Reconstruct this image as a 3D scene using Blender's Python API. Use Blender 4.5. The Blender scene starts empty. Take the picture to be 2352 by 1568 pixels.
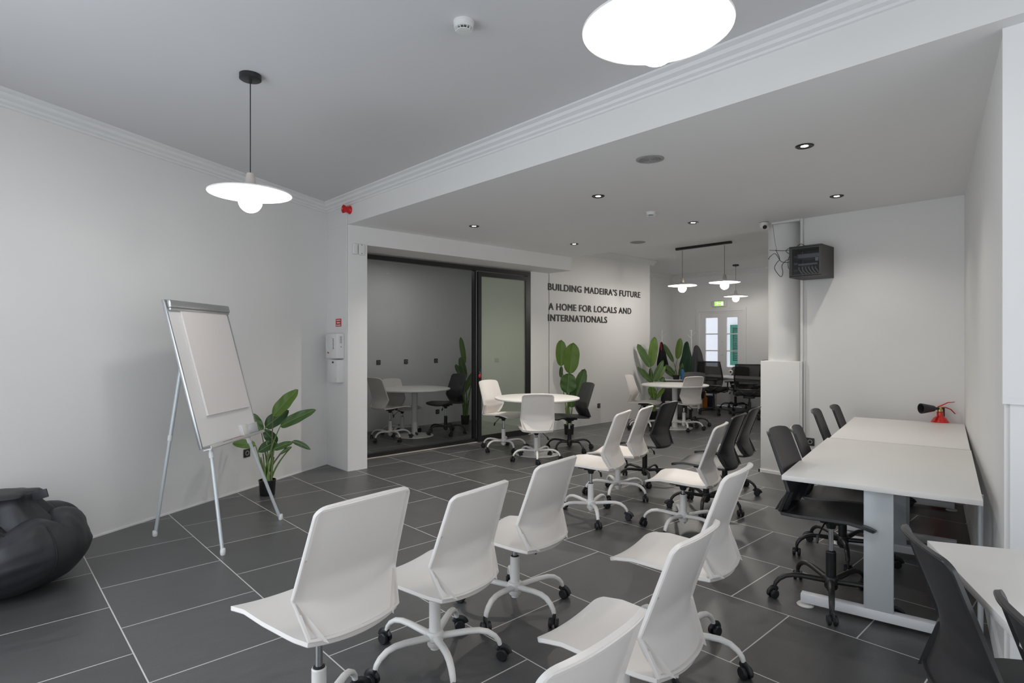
import bpy, bmesh, math, random
from mathutils import Vector, Matrix, noise
random.seed(7)
PI = math.pi
C = bpy.context.scene.collection
SC = bpy.context.scene

# ------------------------------------------------------------------ camera frame, image pixels to world
# world x and y follow the floor tiles; the camera stands at the origin, 1.45 m up
A = math.radians(47.2)
SA, CA = math.sin(A), math.cos(A)
F, H = 1335.0, 1.45
def cw(X, Y, Z=0.0):            # "right / ahead" of the viewpoint -> world
    return Vector((X*SA + Y*CA, -X*CA + Y*SA, Z))
def at(px, py, d):              # world point at image pixel (px, py), chosen depth d ahead
    return cw((px-1176)/F*d, d, H-(py-784)/F*d)
YAW0 = -42.8

# ------------------------------------------------------------------ materials
def new_mat(name):
    m = bpy.data.materials.new(name); m.use_nodes = True
    return m, m.node_tree.nodes, m.node_tree.links
def mat(name, col, rough=.5, metal=0., spec=.5, bump=0., bscale=60., var=0., vscale=3., coat=0.):
    m, n, l = new_mat(name); b = n['Principled BSDF']
    b.inputs['Base Color'].default_value = (*col, 1); b.inputs['Roughness'].default_value = rough
    b.inputs['Metallic'].default_value = metal; b.inputs['Specular IOR Level'].default_value = spec
    if coat: b.inputs['Coat Weight'].default_value = coat
    tc = n.new('ShaderNodeTexCoord')
    if var:
        t = n.new('ShaderNodeTexNoise'); t.inputs['Scale'].default_value = vscale; t.inputs['Detail'].default_value = 4
        l.new(tc.outputs['Object'], t.inputs['Vector'])
        r = n.new('ShaderNodeValToRGB')
        r.color_ramp.elements[0].position = .3; r.color_ramp.elements[1].position = .7
        r.color_ramp.elements[0].color = (*[c*(1-var) for c in col], 1); r.color_ramp.elements[1].color = (*[min(1, c*(1+var)) for c in col], 1)
        l.new(t.outputs['Fac'], r.inputs['Fac']); l.new(r.outputs['Color'], b.inputs['Base Color'])
    if bump:
        t = n.new('ShaderNodeTexNoise'); t.inputs['Scale'].default_value = bscale; t.inputs['Detail'].default_value = 3
        l.new(tc.outputs['Object'], t.inputs['Vector'])
        bp = n.new('ShaderNodeBump'); bp.inputs['Strength'].default_value = bump; bp.inputs['Distance'].default_value = .002
        l.new(t.outputs['Fac'], bp.inputs['Height']); l.new(bp.outputs['Normal'], b.inputs['Normal'])
    return m
def emit(name, col, s):
    m, n, l = new_mat(name); b = n['Principled BSDF']
    b.inputs['Base Color'].default_value = (*col, 1)
    b.inputs['Emission Color'].default_value = (*col, 1); b.inputs['Emission Strength'].default_value = s
    return m
def glassy(name, tint, refl=.08, haze=0., gz=.25, hcol=(.8, .85, .78), rough=.0):
    m, n, l = new_mat(name); n.remove(n['Principled BSDF']); o = n['Material Output']
    t = n.new('ShaderNodeBsdfTransparent'); t.inputs['Color'].default_value = (*tint, 1)
    g = n.new('ShaderNodeBsdfGlossy'); g.inputs['Roughness'].default_value = rough; g.inputs['Color'].default_value = (1, 1, 1, 1)
    lw = n.new('ShaderNodeLayerWeight'); lw.inputs['Blend'].default_value = .25
    mr = n.new('ShaderNodeMapRange'); mr.inputs['To Min'].default_value = refl; mr.inputs['To Max'].default_value = min(1, refl+gz)
    l.new(lw.outputs['Fresnel'], mr.inputs['Value'])
    mx = n.new('ShaderNodeMixShader'); l.new(mr.outputs['Result'], mx.inputs['Fac'])
    l.new(t.outputs[0], mx.inputs[1]); l.new(g.outputs[0], mx.inputs[2])
    last = mx
    if haze:
        d = n.new('ShaderNodeBsdfDiffuse'); d.inputs['Color'].default_value = (*hcol, 1)
        m2 = n.new('ShaderNodeMixShader'); m2.inputs['Fac'].default_value = haze
        l.new(mx.outputs[0], m2.inputs[1]); l.new(d.outputs[0], m2.inputs[2]); last = m2
    l.new(last.outputs[0], o.inputs['Surface'])
    return m

def floor_mat():
    m, n, l = new_mat('slate_tiles'); b = n['Principled BSDF']
    g = n.new('ShaderNodeNewGeometry'); s = n.new('ShaderNodeSeparateXYZ'); l.new(g.outputs['Position'], s.inputs[0])
    ax = n.new('ShaderNodeMath'); ax.inputs[1].default_value = .02; l.new(s.outputs['Y'], ax.inputs[0])
    ay = n.new('ShaderNodeMath'); ay.inputs[1].default_value = -.545+.655*8; l.new(s.outputs['X'], ay.inputs[0])
    ax2 = n.new('ShaderNodeMath'); ax2.inputs[1].default_value = .64*8; l.new(ax.outputs[0], ax2.inputs[0])
    c = n.new('ShaderNodeCombineXYZ'); l.new(ax2.outputs[0], c.inputs[0]); l.new(ay.outputs[0], c.inputs[1])
    br = n.new('ShaderNodeTexBrick'); l.new(c.outputs[0], br.inputs['Vector'])
    br.offset = .5; br.offset_frequency = 2; br.squash = 1
    for k, v in (('Scale', 1.), ('Mortar Size', .0032), ('Mortar Smooth', .1), ('Bias', 0.), ('Brick Width', .64), ('Row Height', .655)):
        br.inputs[k].default_value = v
    br.inputs['Color1'].default_value = (.8, .8, .8, 1); br.inputs['Color2'].default_value = (1.12, 1.12, 1.12, 1)
    nz = n.new('ShaderNodeTexNoise'); nz.inputs['Scale'].default_value = 5.; nz.inputs['Detail'].default_value = 8; nz.inputs['Roughness'].default_value = .7
    mp = n.new('ShaderNodeMapping'); mp.inputs['Scale'].default_value = (1, 3.2, 1); l.new(g.outputs['Position'], mp.inputs[0]); l.new(mp.outputs[0], nz.inputs['Vector'])
    fz = n.new('ShaderNodeTexNoise'); fz.inputs['Scale'].default_value = 140; fz.inputs['Detail'].default_value = 3; l.new(g.outputs['Position'], fz.inputs['Vector'])
    r = n.new('ShaderNodeValToRGB'); r.color_ramp.elements[0].position = .3; r.color_ramp.elements[1].position = .72
    r.color_ramp.elements[0].color = (.060, .060, .061, 1); r.color_ramp.elements[1].color = (.110, .110, .112, 1)
    mixn = n.new('ShaderNodeMath'); mixn.operation = 'MULTIPLY_ADD'; mixn.inputs[1].default_value = .45
    l.new(fz.outputs['Fac'], mixn.inputs[0])
    hm = n.new('ShaderNodeMath'); hm.operation = 'MULTIPLY'; hm.inputs[1].default_value = .55; l.new(nz.outputs['Fac'], hm.inputs[0]); l.new(hm.outputs[0], mixn.inputs[2])
    l.new(mixn.outputs[0], r.inputs['Fac'])
    mu = n.new('ShaderNodeMix'); mu.data_type = 'RGBA'; mu.blend_type = 'MULTIPLY'; mu.inputs['Factor'].default_value = 1
    l.new(r.outputs['Color'], mu.inputs[6]); l.new(br.outputs['Color'], mu.inputs[7])
    mg = n.new('ShaderNodeMix'); mg.data_type = 'RGBA'; mg.inputs[7].default_value = (.62, .61, .58, 1)
    l.new(br.outputs['Fac'], mg.inputs['Factor']); l.new(mu.outputs[2], mg.inputs[6]); l.new(mg.outputs[2], b.inputs['Base Color'])
    rr = n.new('ShaderNodeMapRange'); rr.inputs['To Min'].default_value = .30; rr.inputs['To Max'].default_value = .46
    l.new(nz.outputs['Fac'], rr.inputs['Value']); l.new(rr.outputs[0], b.inputs['Roughness'])
    bp = n.new('ShaderNodeBump'); bp.inputs['Strength'].default_value = .12; bp.inputs['Distance'].default_value = .002
    l.new(fz.outputs['Fac'], bp.inputs['Height']); l.new(bp.outputs['Normal'], b.inputs['Normal'])
    b.inputs['Specular IOR Level'].default_value = .75
    return m

def leaf_mat(name, c1, c2):
    m, n, l = new_mat(name); b = n['Principled BSDF']
    tc = n.new('ShaderNodeTexCoord'); w = n.new('ShaderNodeTexWave'); w.wave_type = 'BANDS'; w.bands_direction = 'Y'
    w.inputs['Scale'].default_value = 22; w.inputs['Distortion'].default_value = 1.5; w.inputs['Detail'].default_value = 2
    l.new(tc.outputs['UV'], w.inputs['Vector'])
    r = n.new('ShaderNodeValToRGB'); r.color_ramp.elements[0].color = (*c1, 1); r.color_ramp.elements[1].color = (*c2, 1)
    l.new(w.outputs['Fac'], r.inputs['Fac']); l.new(r.outputs['Color'], b.inputs['Base Color'])
    b.inputs['Roughness'].default_value = .42
    return m

M = dict(
    wall=mat('white_painted_plaster', (.78, .775, .765), .85, bump=.15, bscale=90, var=.015, vscale=1.2),
    wall2=mat('pale_painted_plaster', (.80, .80, .80), .85, bump=.1, bscale=90, var=.015, vscale=1.2),
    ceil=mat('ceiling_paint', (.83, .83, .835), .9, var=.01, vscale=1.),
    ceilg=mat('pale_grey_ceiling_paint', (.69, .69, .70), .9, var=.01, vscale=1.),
    trim=mat('cornice_paint', (.80, .80, .80), .7),
    floor=floor_mat(),
    white=mat('off_white_polypropylene', (.78, .745, .715), .38, bump=.06, bscale=500),
    whitem=mat('white_coated_metal', (.80, .785, .76), .35),
    black=mat('black_polypropylene', (.030, .030, .033), .40, bump=.06, bscale=500),
    blackm=mat('black_coated_metal', (.018, .018, .019), .4),
    rubber=mat('caster_plastic', (.014, .015, .018), .38),
    chrome=mat('chromed_steel', (.72, .73, .75), .14, metal=1),
    top=mat('white_laminate', (.78, .77, .75), .38),
    edge=mat('white_edge_band', (.84, .85, .88), .4),
    alu=mat('grey_aluminium', (.52, .53, .54), .32, metal=.8),
    alul=mat('pale_grey_metal', (.62, .66, .68), .38, metal=.25),
    boardw=mat('white_enamel_board', (.80, .80, .80), .3),
    paper=mat('flipchart_paper', (.83, .79, .78), .8, bump=.3, bscale=7),
    frame=mat('dark_aluminium_profile', (.022, .022, .024), .38, metal=.3),
    bag=mat('dark_grey_bean_bag_fabric', (.021, .022, .026), .5, bump=.25, bscale=160, var=.1, vscale=3),
    seam=mat('black_thread', (.006, .006, .007), .7),
    red=mat('red_lacquer', (.62, .012, .010), .25, coat=.4),
    redp=mat('red_plastic', (.60, .01, .012), .35),
    redsign=mat('red_sign', (.50, .03, .022), .5),
    pot=mat('black_plastic_pot', (.010, .010, .011), .3),
    soil=mat('dark_potting_soil', (.03, .022, .015), .95, bump=.8, bscale=40),
    stem=mat('green_stalk', (.13, .22, .055), .5, var=.25, vscale=12),
    stemb=mat('brown_stalk', (.14, .13, .07), .6, var=.2, vscale=12),
    leafl=leaf_mat('light_green_leaf', (.070, .135, .012), (.090, .165, .020)),
    leafm=leaf_mat('mid_green_leaf', (.040, .090, .017), (.054, .115, .024)),
    leafd=leaf_mat('dark_green_leaf', (.026, .065, .018), (.036, .085, .024)),
    rib=mat('leaf_midrib', (.15, .24, .07), .5),
    shade=mat('white_enamel_shade', (.80, .79, .77), .45),
    neck=mat('beige_shade_neck', (.52, .47, .44), .5),
    bulb=emit('lit_opal_bulb', (1., .955, .90), 85.), bulb_low=emit('lit_dim_opal_bulb', (1., .94, .87), 40.), bulb_high=emit('lit_bright_opal_bulb', (1., .94, .87), 140.),
    led=emit('lit_downlight_lens', (1., .95, .88), 30.),
    exitg=emit('lit_green_exit_panel', (.35, .95, .12), 1.1),
    exitw=emit('lit_white_exit_symbol', (1., 1., .9), 1.5),
    text=mat('charcoal_vinyl_lettering', (.028, .024, .024), .6),
    plast=mat('white_device_plastic', (.74, .74, .73), .45),
    dark=mat('dark_device_plastic', (.02, .02, .022), .45),
    grey=mat('grey_device_plastic', (.30, .30, .30), .5),
    grille=mat('grey_vent_grille', (.34, .34, .34), .6),
    rack=mat('charcoal_sheet_steel', (.050, .048, .047), .5),
    smoked=glassy('smoked_cabinet_glass', (.60, .62, .65), .04),
    clear=glassy('clear_partition_glass', (.84, .85, .85), .012, gz=.10),
    door_glass=glassy('greenish_sliding_glass', (.80, .84, .78), .05, haze=.20, hcol=(.72, .78, .68)),
    pane=glassy('window_pane_glass', (.97, .98, .98), .04),
    mesh=glassy('black_mesh_fabric', (.62, .62, .62), .0, haze=.42, gz=.05, hcol=(.03, .03, .03), rough=.6),
    brass=mat('brass_valve', (.55, .42, .16), .3, metal=.9),
    green=mat('green_painted_shutter', (.03, .19, .13), .55),
    facade=mat('pale_rendered_facade', (.82, .83, .87), .9),
    coatg=mat('dark_green_cloth', (.012, .045, .022), .85, bump=.5, bscale=60),
    coatk=mat('black_cloth', (.012, .012, .014), .85, bump=.5, bscale=60),
    coatr=mat('red_cloth_lining', (.42, .02, .035), .8),
    coatgr=mat('grey_cloth', (.055, .055, .06), .75, bump=.5, bscale=60),
    blue=mat('blue_plastic', (.02, .14, .33), .4),
    orange=mat('orange_plastic', (.72, .20, .015), .45),
    bluecloth=mat('navy_cloth', (.02, .035, .08), .8),
    skirt=mat('mottled_stone_skirting', (.34, .345, .35), .6, var=.25, vscale=9),
    lip=mat('threshold_strip', (.52, .47, .42), .5),
)

# ------------------------------------------------------------------ mesh helpers
class MB:
    def __init__(s): s.bm = bmesh.new(); s.uv = None
    def box(s, c, size, rot=None, bev=0., seg=2):
        b = bmesh.new(); bmesh.ops.create_cube(b, size=1)
        bmesh.ops.scale(b, vec=size, verts=b.verts)
        if bev: bmesh.ops.bevel(b, geom=b.edges[:], offset=bev, segments=seg, affect='EDGES', profile=.5)
        m = Matrix.Translation(c) @ (rot.to_4x4() if rot else Matrix())
        b.transform(m); s._merge(b); return s
    def b2(s, x0, x1, y0, y1, z0, z1, bev=0.):
        return s.box(((x0+x1)/2, (y0+y1)/2, (z0+z1)/2), (abs(x1-x0), abs(y1-y0), abs(z1-z0)), bev=bev)
    def _merge(s, b):
        me = bpy.data.meshes.new('tmp'); b.to_mesh(me); b.free(); s.bm.from_mesh(me); bpy.data.meshes.remove(me)
    def tube(s, pts, rad, seg=12, cap=True, flat=1.0):
        pts = [Vector(p) for p in pts]; n = len(pts)
        if not isinstance(rad, (list, tuple)): rad = [rad]*n
        rings = []; up = None
        for i, p in enumerate(pts):
            t = (pts[min(i+1, n-1)]-pts[max(i-1, 0)]).normalized()
            if up is None:
                up = Vector((0, 0, 1)) if abs(t.z) < .9 else Vector((1, 0, 0))
            up = (up - t*up.dot(t)).normalized(); sd = t.cross(up)
            rings.append([s.bm.verts.new(p + (sd*math.cos(a)*rad[i] + up*math.sin(a)*rad[i]*flat)) for a in [2*PI*k/seg for k in range(seg)]])
        for i in range(n-1):
            for k in range(seg):
                s.bm.faces.new((rings[i][k], rings[i][(k+1) % seg], rings[i+1][(k+1) % seg], rings[i+1][k]))
        if cap:
            s.bm.faces.new(rings[0][::-1]); s.bm.faces.new(rings[-1])
        return s
    def lathe(s, prof, seg=32, c=(0, 0, 0), sx=1., sy=1., fn=None, rot=None, close=False):
        c = Vector(c); rings = []
        for (r, z) in prof:
            ring = []
            for k in range(seg):
                a = 2*PI*k/seg; rr = r*(fn(a, z) if fn else 1)
                v = Vector((rr*math.cos(a)*sx, rr*math.sin(a)*sy, z))
                if rot: v = rot @ v
                ring.append(s.bm.verts.new(c+v))
            rings.append(ring)
        for i in range(len(prof)-1):
            for k in range(seg):
                s.bm.faces.new((rings[i][k], rings[i][(k+1) % seg], rings[i+1][(k+1) % seg], rings[i+1][k]))
        if close:
            for k in range(seg): s.bm.faces.new((rings[-1][k], rings[-1][(k+1) % seg], rings[0][(k+1) % seg], rings[0][k]))
        else:
            if prof[0][0] > 1e-4: s.bm.faces.new(rings[0][::-1])
            if prof[-1][0] > 1e-4: s.bm.faces.new(rings[-1])
        bmesh.ops.remove_doubles(s.bm, verts=s.bm.verts, dist=1e-6)
        return s
    def sphere(s, c, r, seg=24, rings=14, sc=(1, 1, 1)):
        b = bmesh.new(); bmesh.ops.create_uvsphere(b, u_segments=seg, v_segments=rings, radius=r)
        bmesh.ops.scale(b, vec=sc, verts=b.verts); bmesh.ops.translate(b, vec=c, verts=b.verts); s._merge(b); return s
    def prism(s, poly, z0, z1):
        lo = [s.bm.verts.new((x, y, z0)) for x, y in poly]; hi = [s.bm.verts.new((x, y, z1)) for x, y in poly]
        n = len(poly); s.bm.faces.new(lo[::-1]); s.bm.faces.new(hi)
        for i in range(n): s.bm.faces.new((lo[i], lo[(i+1) % n], hi[(i+1) % n], hi[i]))
        return s
    def hull(s, front, back):     # grids of points -> closed shell
        nu, nv = len(front), len(front[0])
        a = [[s.bm.verts.new(p) for p in r] for r in front]; b = [[s.bm.verts.new(p) for p in r] for r in back]
        for i in range(nu-1):
            for j in range(nv-1):
                s.bm.faces.new((a[i][j], a[i+1][j], a[i+1][j+1], a[i][j+1]))
                s.bm.faces.new((b[i][j], b[i][j+1], b[i+1][j+1], b[i+1][j]))
        for i in range(nu-1):
            s.bm.faces.new((a[i][0], b[i][0], b[i+1][0], a[i+1][0])); s.bm.faces.new((a[i][-1], a[i+1][-1], b[i+1][-1], b[i][-1]))
        for j in range(nv-1):
            s.bm.faces.new((a[0][j], a[0][j+1], b[0][j+1], b[0][j])); s.bm.faces.new((a[-1][j], b[-1][j], b[-1][j+1], a[-1][j+1]))
        return s
    def mesh(s, name, m, angle=38):
        bm = s.bm
        bmesh.ops.recalc_face_normals(bm, faces=bm.faces)
        th = math.radians(angle)
        for f in bm.faces: f.smooth = True
        for e in bm.edges:
            if len(e.link_faces) == 2 and e.calc_face_angle(0) > th: e.smooth = False
        me = bpy.data.meshes.new(name); bm.to_mesh(me); bm.free()
        me.materials.append(m); return me
    def build(s, name, m, parent=None, angle=38):
        return link(name, s.mesh(name, m, angle), parent)

def link(name, me, parent=None, loc=None, rotz=None):
    o = bpy.data.objects.new(name, me); C.objects.link(o)
    if parent: o.parent = parent
    if loc is not None: o.location = loc
    if rotz is not None: o.rotation_euler = (0, 0, rotz)
    return o
def tag(o, label, cat, group=None, kind=None):
    o['label'] = label; o['category'] = cat
    if group: o['group'] = group
    if kind: o['kind'] = kind
    return o
def thing(name, label, cat, loc=(0, 0, 0), rotz=0., group=None):
    o = link(name, None, None, loc, rotz); o.empty_display_size = .1
    return tag(o, label, cat, group)
def struct(name, mb, m, parent=None, angle=30):
    o = mb.build(name, m, parent, angle)
    if not parent: o['kind'] = 'structure'
    return o
def lab(o, t): o['label'] = t; return o
def Rz(a): return Matrix.Rotation(a, 3, 'Z')
def frame_to(n, up=Vector((0, 0, 1))):     # rotation whose local +Z is n and local +Y is near up
    n = Vector(n).normalized(); x = up.cross(n).normalized(); y = n.cross(x)
    return Matrix((x, y, n)).transposed()

# ------------------------------------------------------------------ room shell
ZM, ZL, ZB = 3.05, 2.755, 3.03
XB, YG = 3.06, 6.5          # beam face, glazed partition line
struct('floor', MB().b2(-1.5, 12.5, -3.1, 8.7, -.12, 0), M['floor'])
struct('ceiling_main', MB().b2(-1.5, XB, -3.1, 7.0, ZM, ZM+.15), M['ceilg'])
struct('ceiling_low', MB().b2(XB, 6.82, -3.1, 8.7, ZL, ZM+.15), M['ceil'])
struct('ceiling_rear', MB().b2(6.82, 12.6, 2.2, 8.0, ZB, ZB+.15), M['ceil'])
struct('wall_beam', MB().b2(XB-.002, XB, -3.0, 6.53, ZL, ZM), M['wall'])
dl = Vector((-.883, -.469)); nl = Vector((-.469, .883))
P0 = Vector((3.06, 6.53)); P1 = P0+dl*5.0
struct('wall_left', MB().prism([P0[:], P1[:], (P1+nl*.15)[:], (P0+nl*.15)[:]], 0, ZM), M['wall'])
struct('wall_pier', MB().b2(XB, 3.30, 6.0, 8.6, 0, ZL), M['wall'])
struct('wall_bulkhead', MB().b2(3.30, 6.82, 6.0, 6.62, 2.55, ZL), M['wall'])
struct('wall_meeting', MB().b2(3.30, 6.83, 8.42, 8.57, 0, ZL), M['wall2'])
struct('wall_lettering', MB().b2(6.42, 6.84, YG, 6.65, 0, ZL).b2(6.83, 9.69, YG, 8.57, 0, ZB), M['wall'])
struct('wall_recess', MB().b2(9.69, 12.5, 7.69, 7.85, 0, ZB), M['wall2'])
D0, D1, DZ = 5.895, 6.943, 2.13
struct('wall_rear', MB().b2(12.36, 12.5, 2.2, D0, 0, ZB).b2(12.36, 12.5, D1, 7.85, 0, ZB).b2(12.36, 12.5, D0, D1, DZ, ZB), M['wall2'])
struct('wall_back', MB().b2(6.47, 6.62, .95, 2.46, 0, ZL).b2(6.62, 12.5, 2.31, 2.46, 0, ZM), M['wall'])
dr = Vector((-.98, -.2)); nr = Vector((.2, -.98)); Q0 = Vector((6.50, 1.066)); Q1 = Q0+dr*3.40
struct('wall_right', MB().prism([Q0[:], Q1[:], (Q1+nr*.15)[:], (Q0+nr*.15)[:]], 0, ZL), M['wall'])
pj = MB().b2(3.15, 3.32, -3.0, .389, 1.215, ZL); pj.b2(3.162, 3.32, -3.0, .366, 0, 1.19)
pj.prism([(3.15, -3.0), (3.15, .389), (3.32, .389), (3.32, -3.0)], 1.19, 1.216)
struct('wall_front', pj, M['wall2'])
# shop windows behind the viewpoint: wall with an opening
wz = MB().b2(-1.5, -1.2, -3.1, -3.0, 0, ZM).b2(2.8, 3.3, -3.1, -3.0, 0, ZM).b2(-1.2, 2.8, -3.1, -3.0, 0, .25).b2(-1.2, 2.8, -3.1, -3.0, 2.75, ZM)
struct('wall_street', wz, M['wall2'])
wz = MB().b2(-1.1, -1.0, -3.0, 1.25, 0, ZM).b2(-1.1, -1.0, 3.95, 4.6, 0, ZM).b2(-1.1, -1.0, 1.25, 3.95, 0, .05).b2(-1.1, -1.0, 1.25, 3.95, 2.6, ZM)
struct('wall_side', wz, M['wall2'])
# square plinth and round column
struct('wall_plinth', MB().b2(6.44, 6.86, 2.455, 2.875, 0, 1.236, bev=.006), M['wall'])
struct('wall_column', MB().lathe([(.165, 1.236), (.165, ZL)], 48, (6.63, 2.69, 0)), M['wall'])
struct('baseboard_plinth', MB().b2(6.425, 6.44, 2.455, 2.89, 0, .03).b2(6.425, 6.86, 2.875, 2.89, 0, .03), M['trim'])
# cornices (stepped profile) along left wall, beam, lettering wall and rear room
def cornice(name, a, b, n, zc, s=1.):
    a, b, n = Vector(a), Vector(b), Vector(n).normalized()
    prof = [(0, 0), (.115, 0), (.115, -.012), (.085, -.022), (.075, -.040), (.045, -.052), (.040, -.068), (.018, -.076), (.014, -.088), (0, -.092)]
    mb = MB(); rings = []
    for p in (a, b):
        rings.append([mb.bm.verts.new((p.x+n.x*o*s, p.y+n.y*o*s, zc+z*s)) for o, z in prof])
    k = len(prof)
    for i in range(k): mb.bm.faces.new((rings[0][i], rings[0][(i+1) % k], rings[1][(i+1) % k], rings[1][i]))
    mb.bm.faces.new(rings[0]); mb.bm.faces.new(rings[1][::-1])
    struct(name, mb, M['trim'], angle=20)
cornice('trim_1', (P0-dl*.0)[:], P1[:], (.469, -.883), ZM)
cornice('trim_2', (XB-.002, 6.50), (XB-.002, -3.0), (-1, 0), ZM)
cornice('trim_3', (6.84, YG), (9.80, YG), (0, -1), ZB)
cornice('trim_4', (9.69, 7.69), (12.36, 7.69), (0, -1), ZB)
cornice('trim_5', (12.36, 7.69), (12.36, 2.5), (-1, 0), ZB)
# threshold strip under the partition and mottled skirting on the right wall
struct('trim_6', MB().b2(3.30, 6.42, YG-.035, YG, 0, .006), M['lip'])
a, b = Q0-nr*.012+dr*.04, Q1-nr*.012
struct('baseboard_right', MB().prism([a[:], b[:], (b+nr*.012)[:], (a+nr*.012)[:]], 0, .10), M['trim'])
a, b = P0-nl*.006, P1-nl*.006
struct('baseboard_left', MB().prism([a[:], b[:], (b+nl*.006)[:], (a+nl*.006)[:]], 0, .012), M['trim'])

# ------------------------------------------------------------------ glazed partition
fy0, fy1 = YG, YG+.06
fr = thing('glass_partition', 'fixed clear glass screen in a thin black frame, front of the meeting room', 'glass wall', (3.30, YG, 0))
def loc(o, base): return o
def rel(x, y, z=0): return (x-3.30, y-YG, z)
mb = MB().b2(0, 3.12, 0, .07, 2.475, 2.535).b2(0, 3.12, 0, .07, .0, .05).b2(0, .012, 0, .07, .05, 2.475).b2(1.985, 2.015, .0, .07, .05, 2.475).b2(3.05, 3.12, 0, .07, .05, 2.475)
mb.build('frame', M['frame'], fr)
MB().b2(.012, 1.985, .03, .04, .05, 2.475).build('glass_pane', M['clear'], fr)
sd = thing('sliding_door', 'black framed sliding glass door with greenish glass, beside the fixed glass screen', 'door', (5.32, YG-.045, .006))
MB().b2(0, .058, 0, .04, 0, 2.45).b2(.95, 1.008, 0, .04, 0, 2.45).b2(.058, .95, 0, .04, 0, .085).b2(.058, .95, 0, .04, 2.385, 2.45).build('frame', M['frame'], sd)
MB().b2(.058, .95, .015, .024, .085, 2.385).build('glass_pane', M['door_glass'], sd)
MB().b2(.018, .040, -.012, 0, .88, 1.04, bev=.004).build('handle', M['dark'], sd)
kp = at(1102, 860, 8.32)
kf = thing('key_fob', 'small red key tag hanging from the handle of the sliding glass door', 'key tag', kp)
MB().sphere((0, 0, -.02), .022, 16, 10, (1, .5, 1.2)).build('tag', M['redp'], kf)
MB().tube([(0, 0, .0), (.006, 0, .02), (0, .01, .045)], .003, 6).build('ring', M['chrome'], kf)

# ------------------------------------------------------------------ lettering
def text_mesh(body, width=None, capz=.115, depth=.006, bold=.02):
    cu = bpy.data.curves.new('letters', 'FONT'); cu.body = body; cu.extrude = depth/2; cu.size = 1; cu.space_character = 1+bold*3.6
    o = bpy.data.objects.new('letters', cu); C.objects.link(o)
    dg = bpy.context.evaluated_depsgraph_get(); dg.update()
    m1 = bpy.data.meshes.new_from_object(o.evaluated_get(dg)); bpy.data.objects.remove(o); bpy.data.curves.remove(cu)
    bm = bmesh.new()         # heavier strokes: the glyphs stacked with small offsets
    for dx, dy, dz in ((0, 0, 0), (bold, 0, .0004), (-bold, 0, .0008), (bold*.6, bold*.5, .0012), (-bold*.6, -bold*.5, .0016), (bold*.6, -bold*.5, .0020), (-bold*.6, bold*.5, .0024)):
        m1.transform(Matrix.Translation((dx, dy, dz))); bm.from_mesh(m1); m1.transform(Matrix.Translation((-dx, -dy, -dz)))
    me = bpy.data.meshes.new('letters'); bm.to_mesh(me); bm.free(); bpy.data.meshes.remove(m1)
    xs = [v.co.x for v in me.vertices]; ys = [v.co.y for v in me.vertices]
    x0, x1, y0, y1 = min(xs), max(xs), min(ys), max(ys)
    capH = .735
    sx = width/(x1-x0) if width else capz/capH
    for v in me.vertices:
        v.co = Vector(((v.co.x-x0)*sx, v.co.y*capz/capH, v.co.z))
    return me
def words_of(me):
    iv = sorted((min(me.vertices[v].co.x for v in p.vertices), max(me.vertices[v].co.x for v in p.vertices)) for p in me.polygons)
    out = []
    for a_, b_ in iv:
        if out and a_ < out[-1][1]+.028: out[-1][1] = max(out[-1][1], b_)
        else: out.append([a_, b_])
    return out
def wall_text(name, body, pos, width, capz, m, rot, label=None, parent=None, bold=.02, depth=.006):
    me = text_mesh(body, width, capz, depth, bold); me.materials.append(m)
    if not label:
        o = link(name, me, parent); o.location = pos; o.rotation_euler = rot; return o
    t = thing(name, label, 'wall lettering', pos, 0, 'charcoal lettering on the white wall'); t.rotation_euler = rot
    for a_, b_ in words_of(me):          # each word a part of its line
        bm = bmesh.new(); bm.from_mesh(me)
        bmesh.ops.delete(bm, geom=[v for v in bm.verts if not a_-1e-4 <= v.co.x <= b_+1e-4], context='VERTS')
        w_ = bpy.data.meshes.new('word'); bm.to_mesh(w_); bm.free(); w_.materials.append(m); link('word', w_, t)
    bpy.data.meshes.remove(me); return t
RT = (PI/2, 0, 0)
wall_text('wall_lettering', 'BUILDING MADEIRA\u2019S FUTURE', (6.808, YG-.004, 2.285), 2.555, .115, M['text'], RT, 'charcoal capital letters reading BUILDING MADEIRA\u2019S FUTURE, the top line', bold=.027)
wall_text('wall_lettering', 'A HOME FOR LOCALS AND', (6.82, YG-.004, 1.966), 2.25, .115, M['text'], RT, 'charcoal capital letters reading A HOME FOR LOCALS AND, the middle line', bold=.027)
wall_text('wall_lettering', 'INTERNATIONALS', (6.81, YG-.004, 1.783), 1.53, .115, M['text'], RT, 'charcoal capital letters reading INTERNATIONALS, the bottom line', bold=.027)

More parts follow.
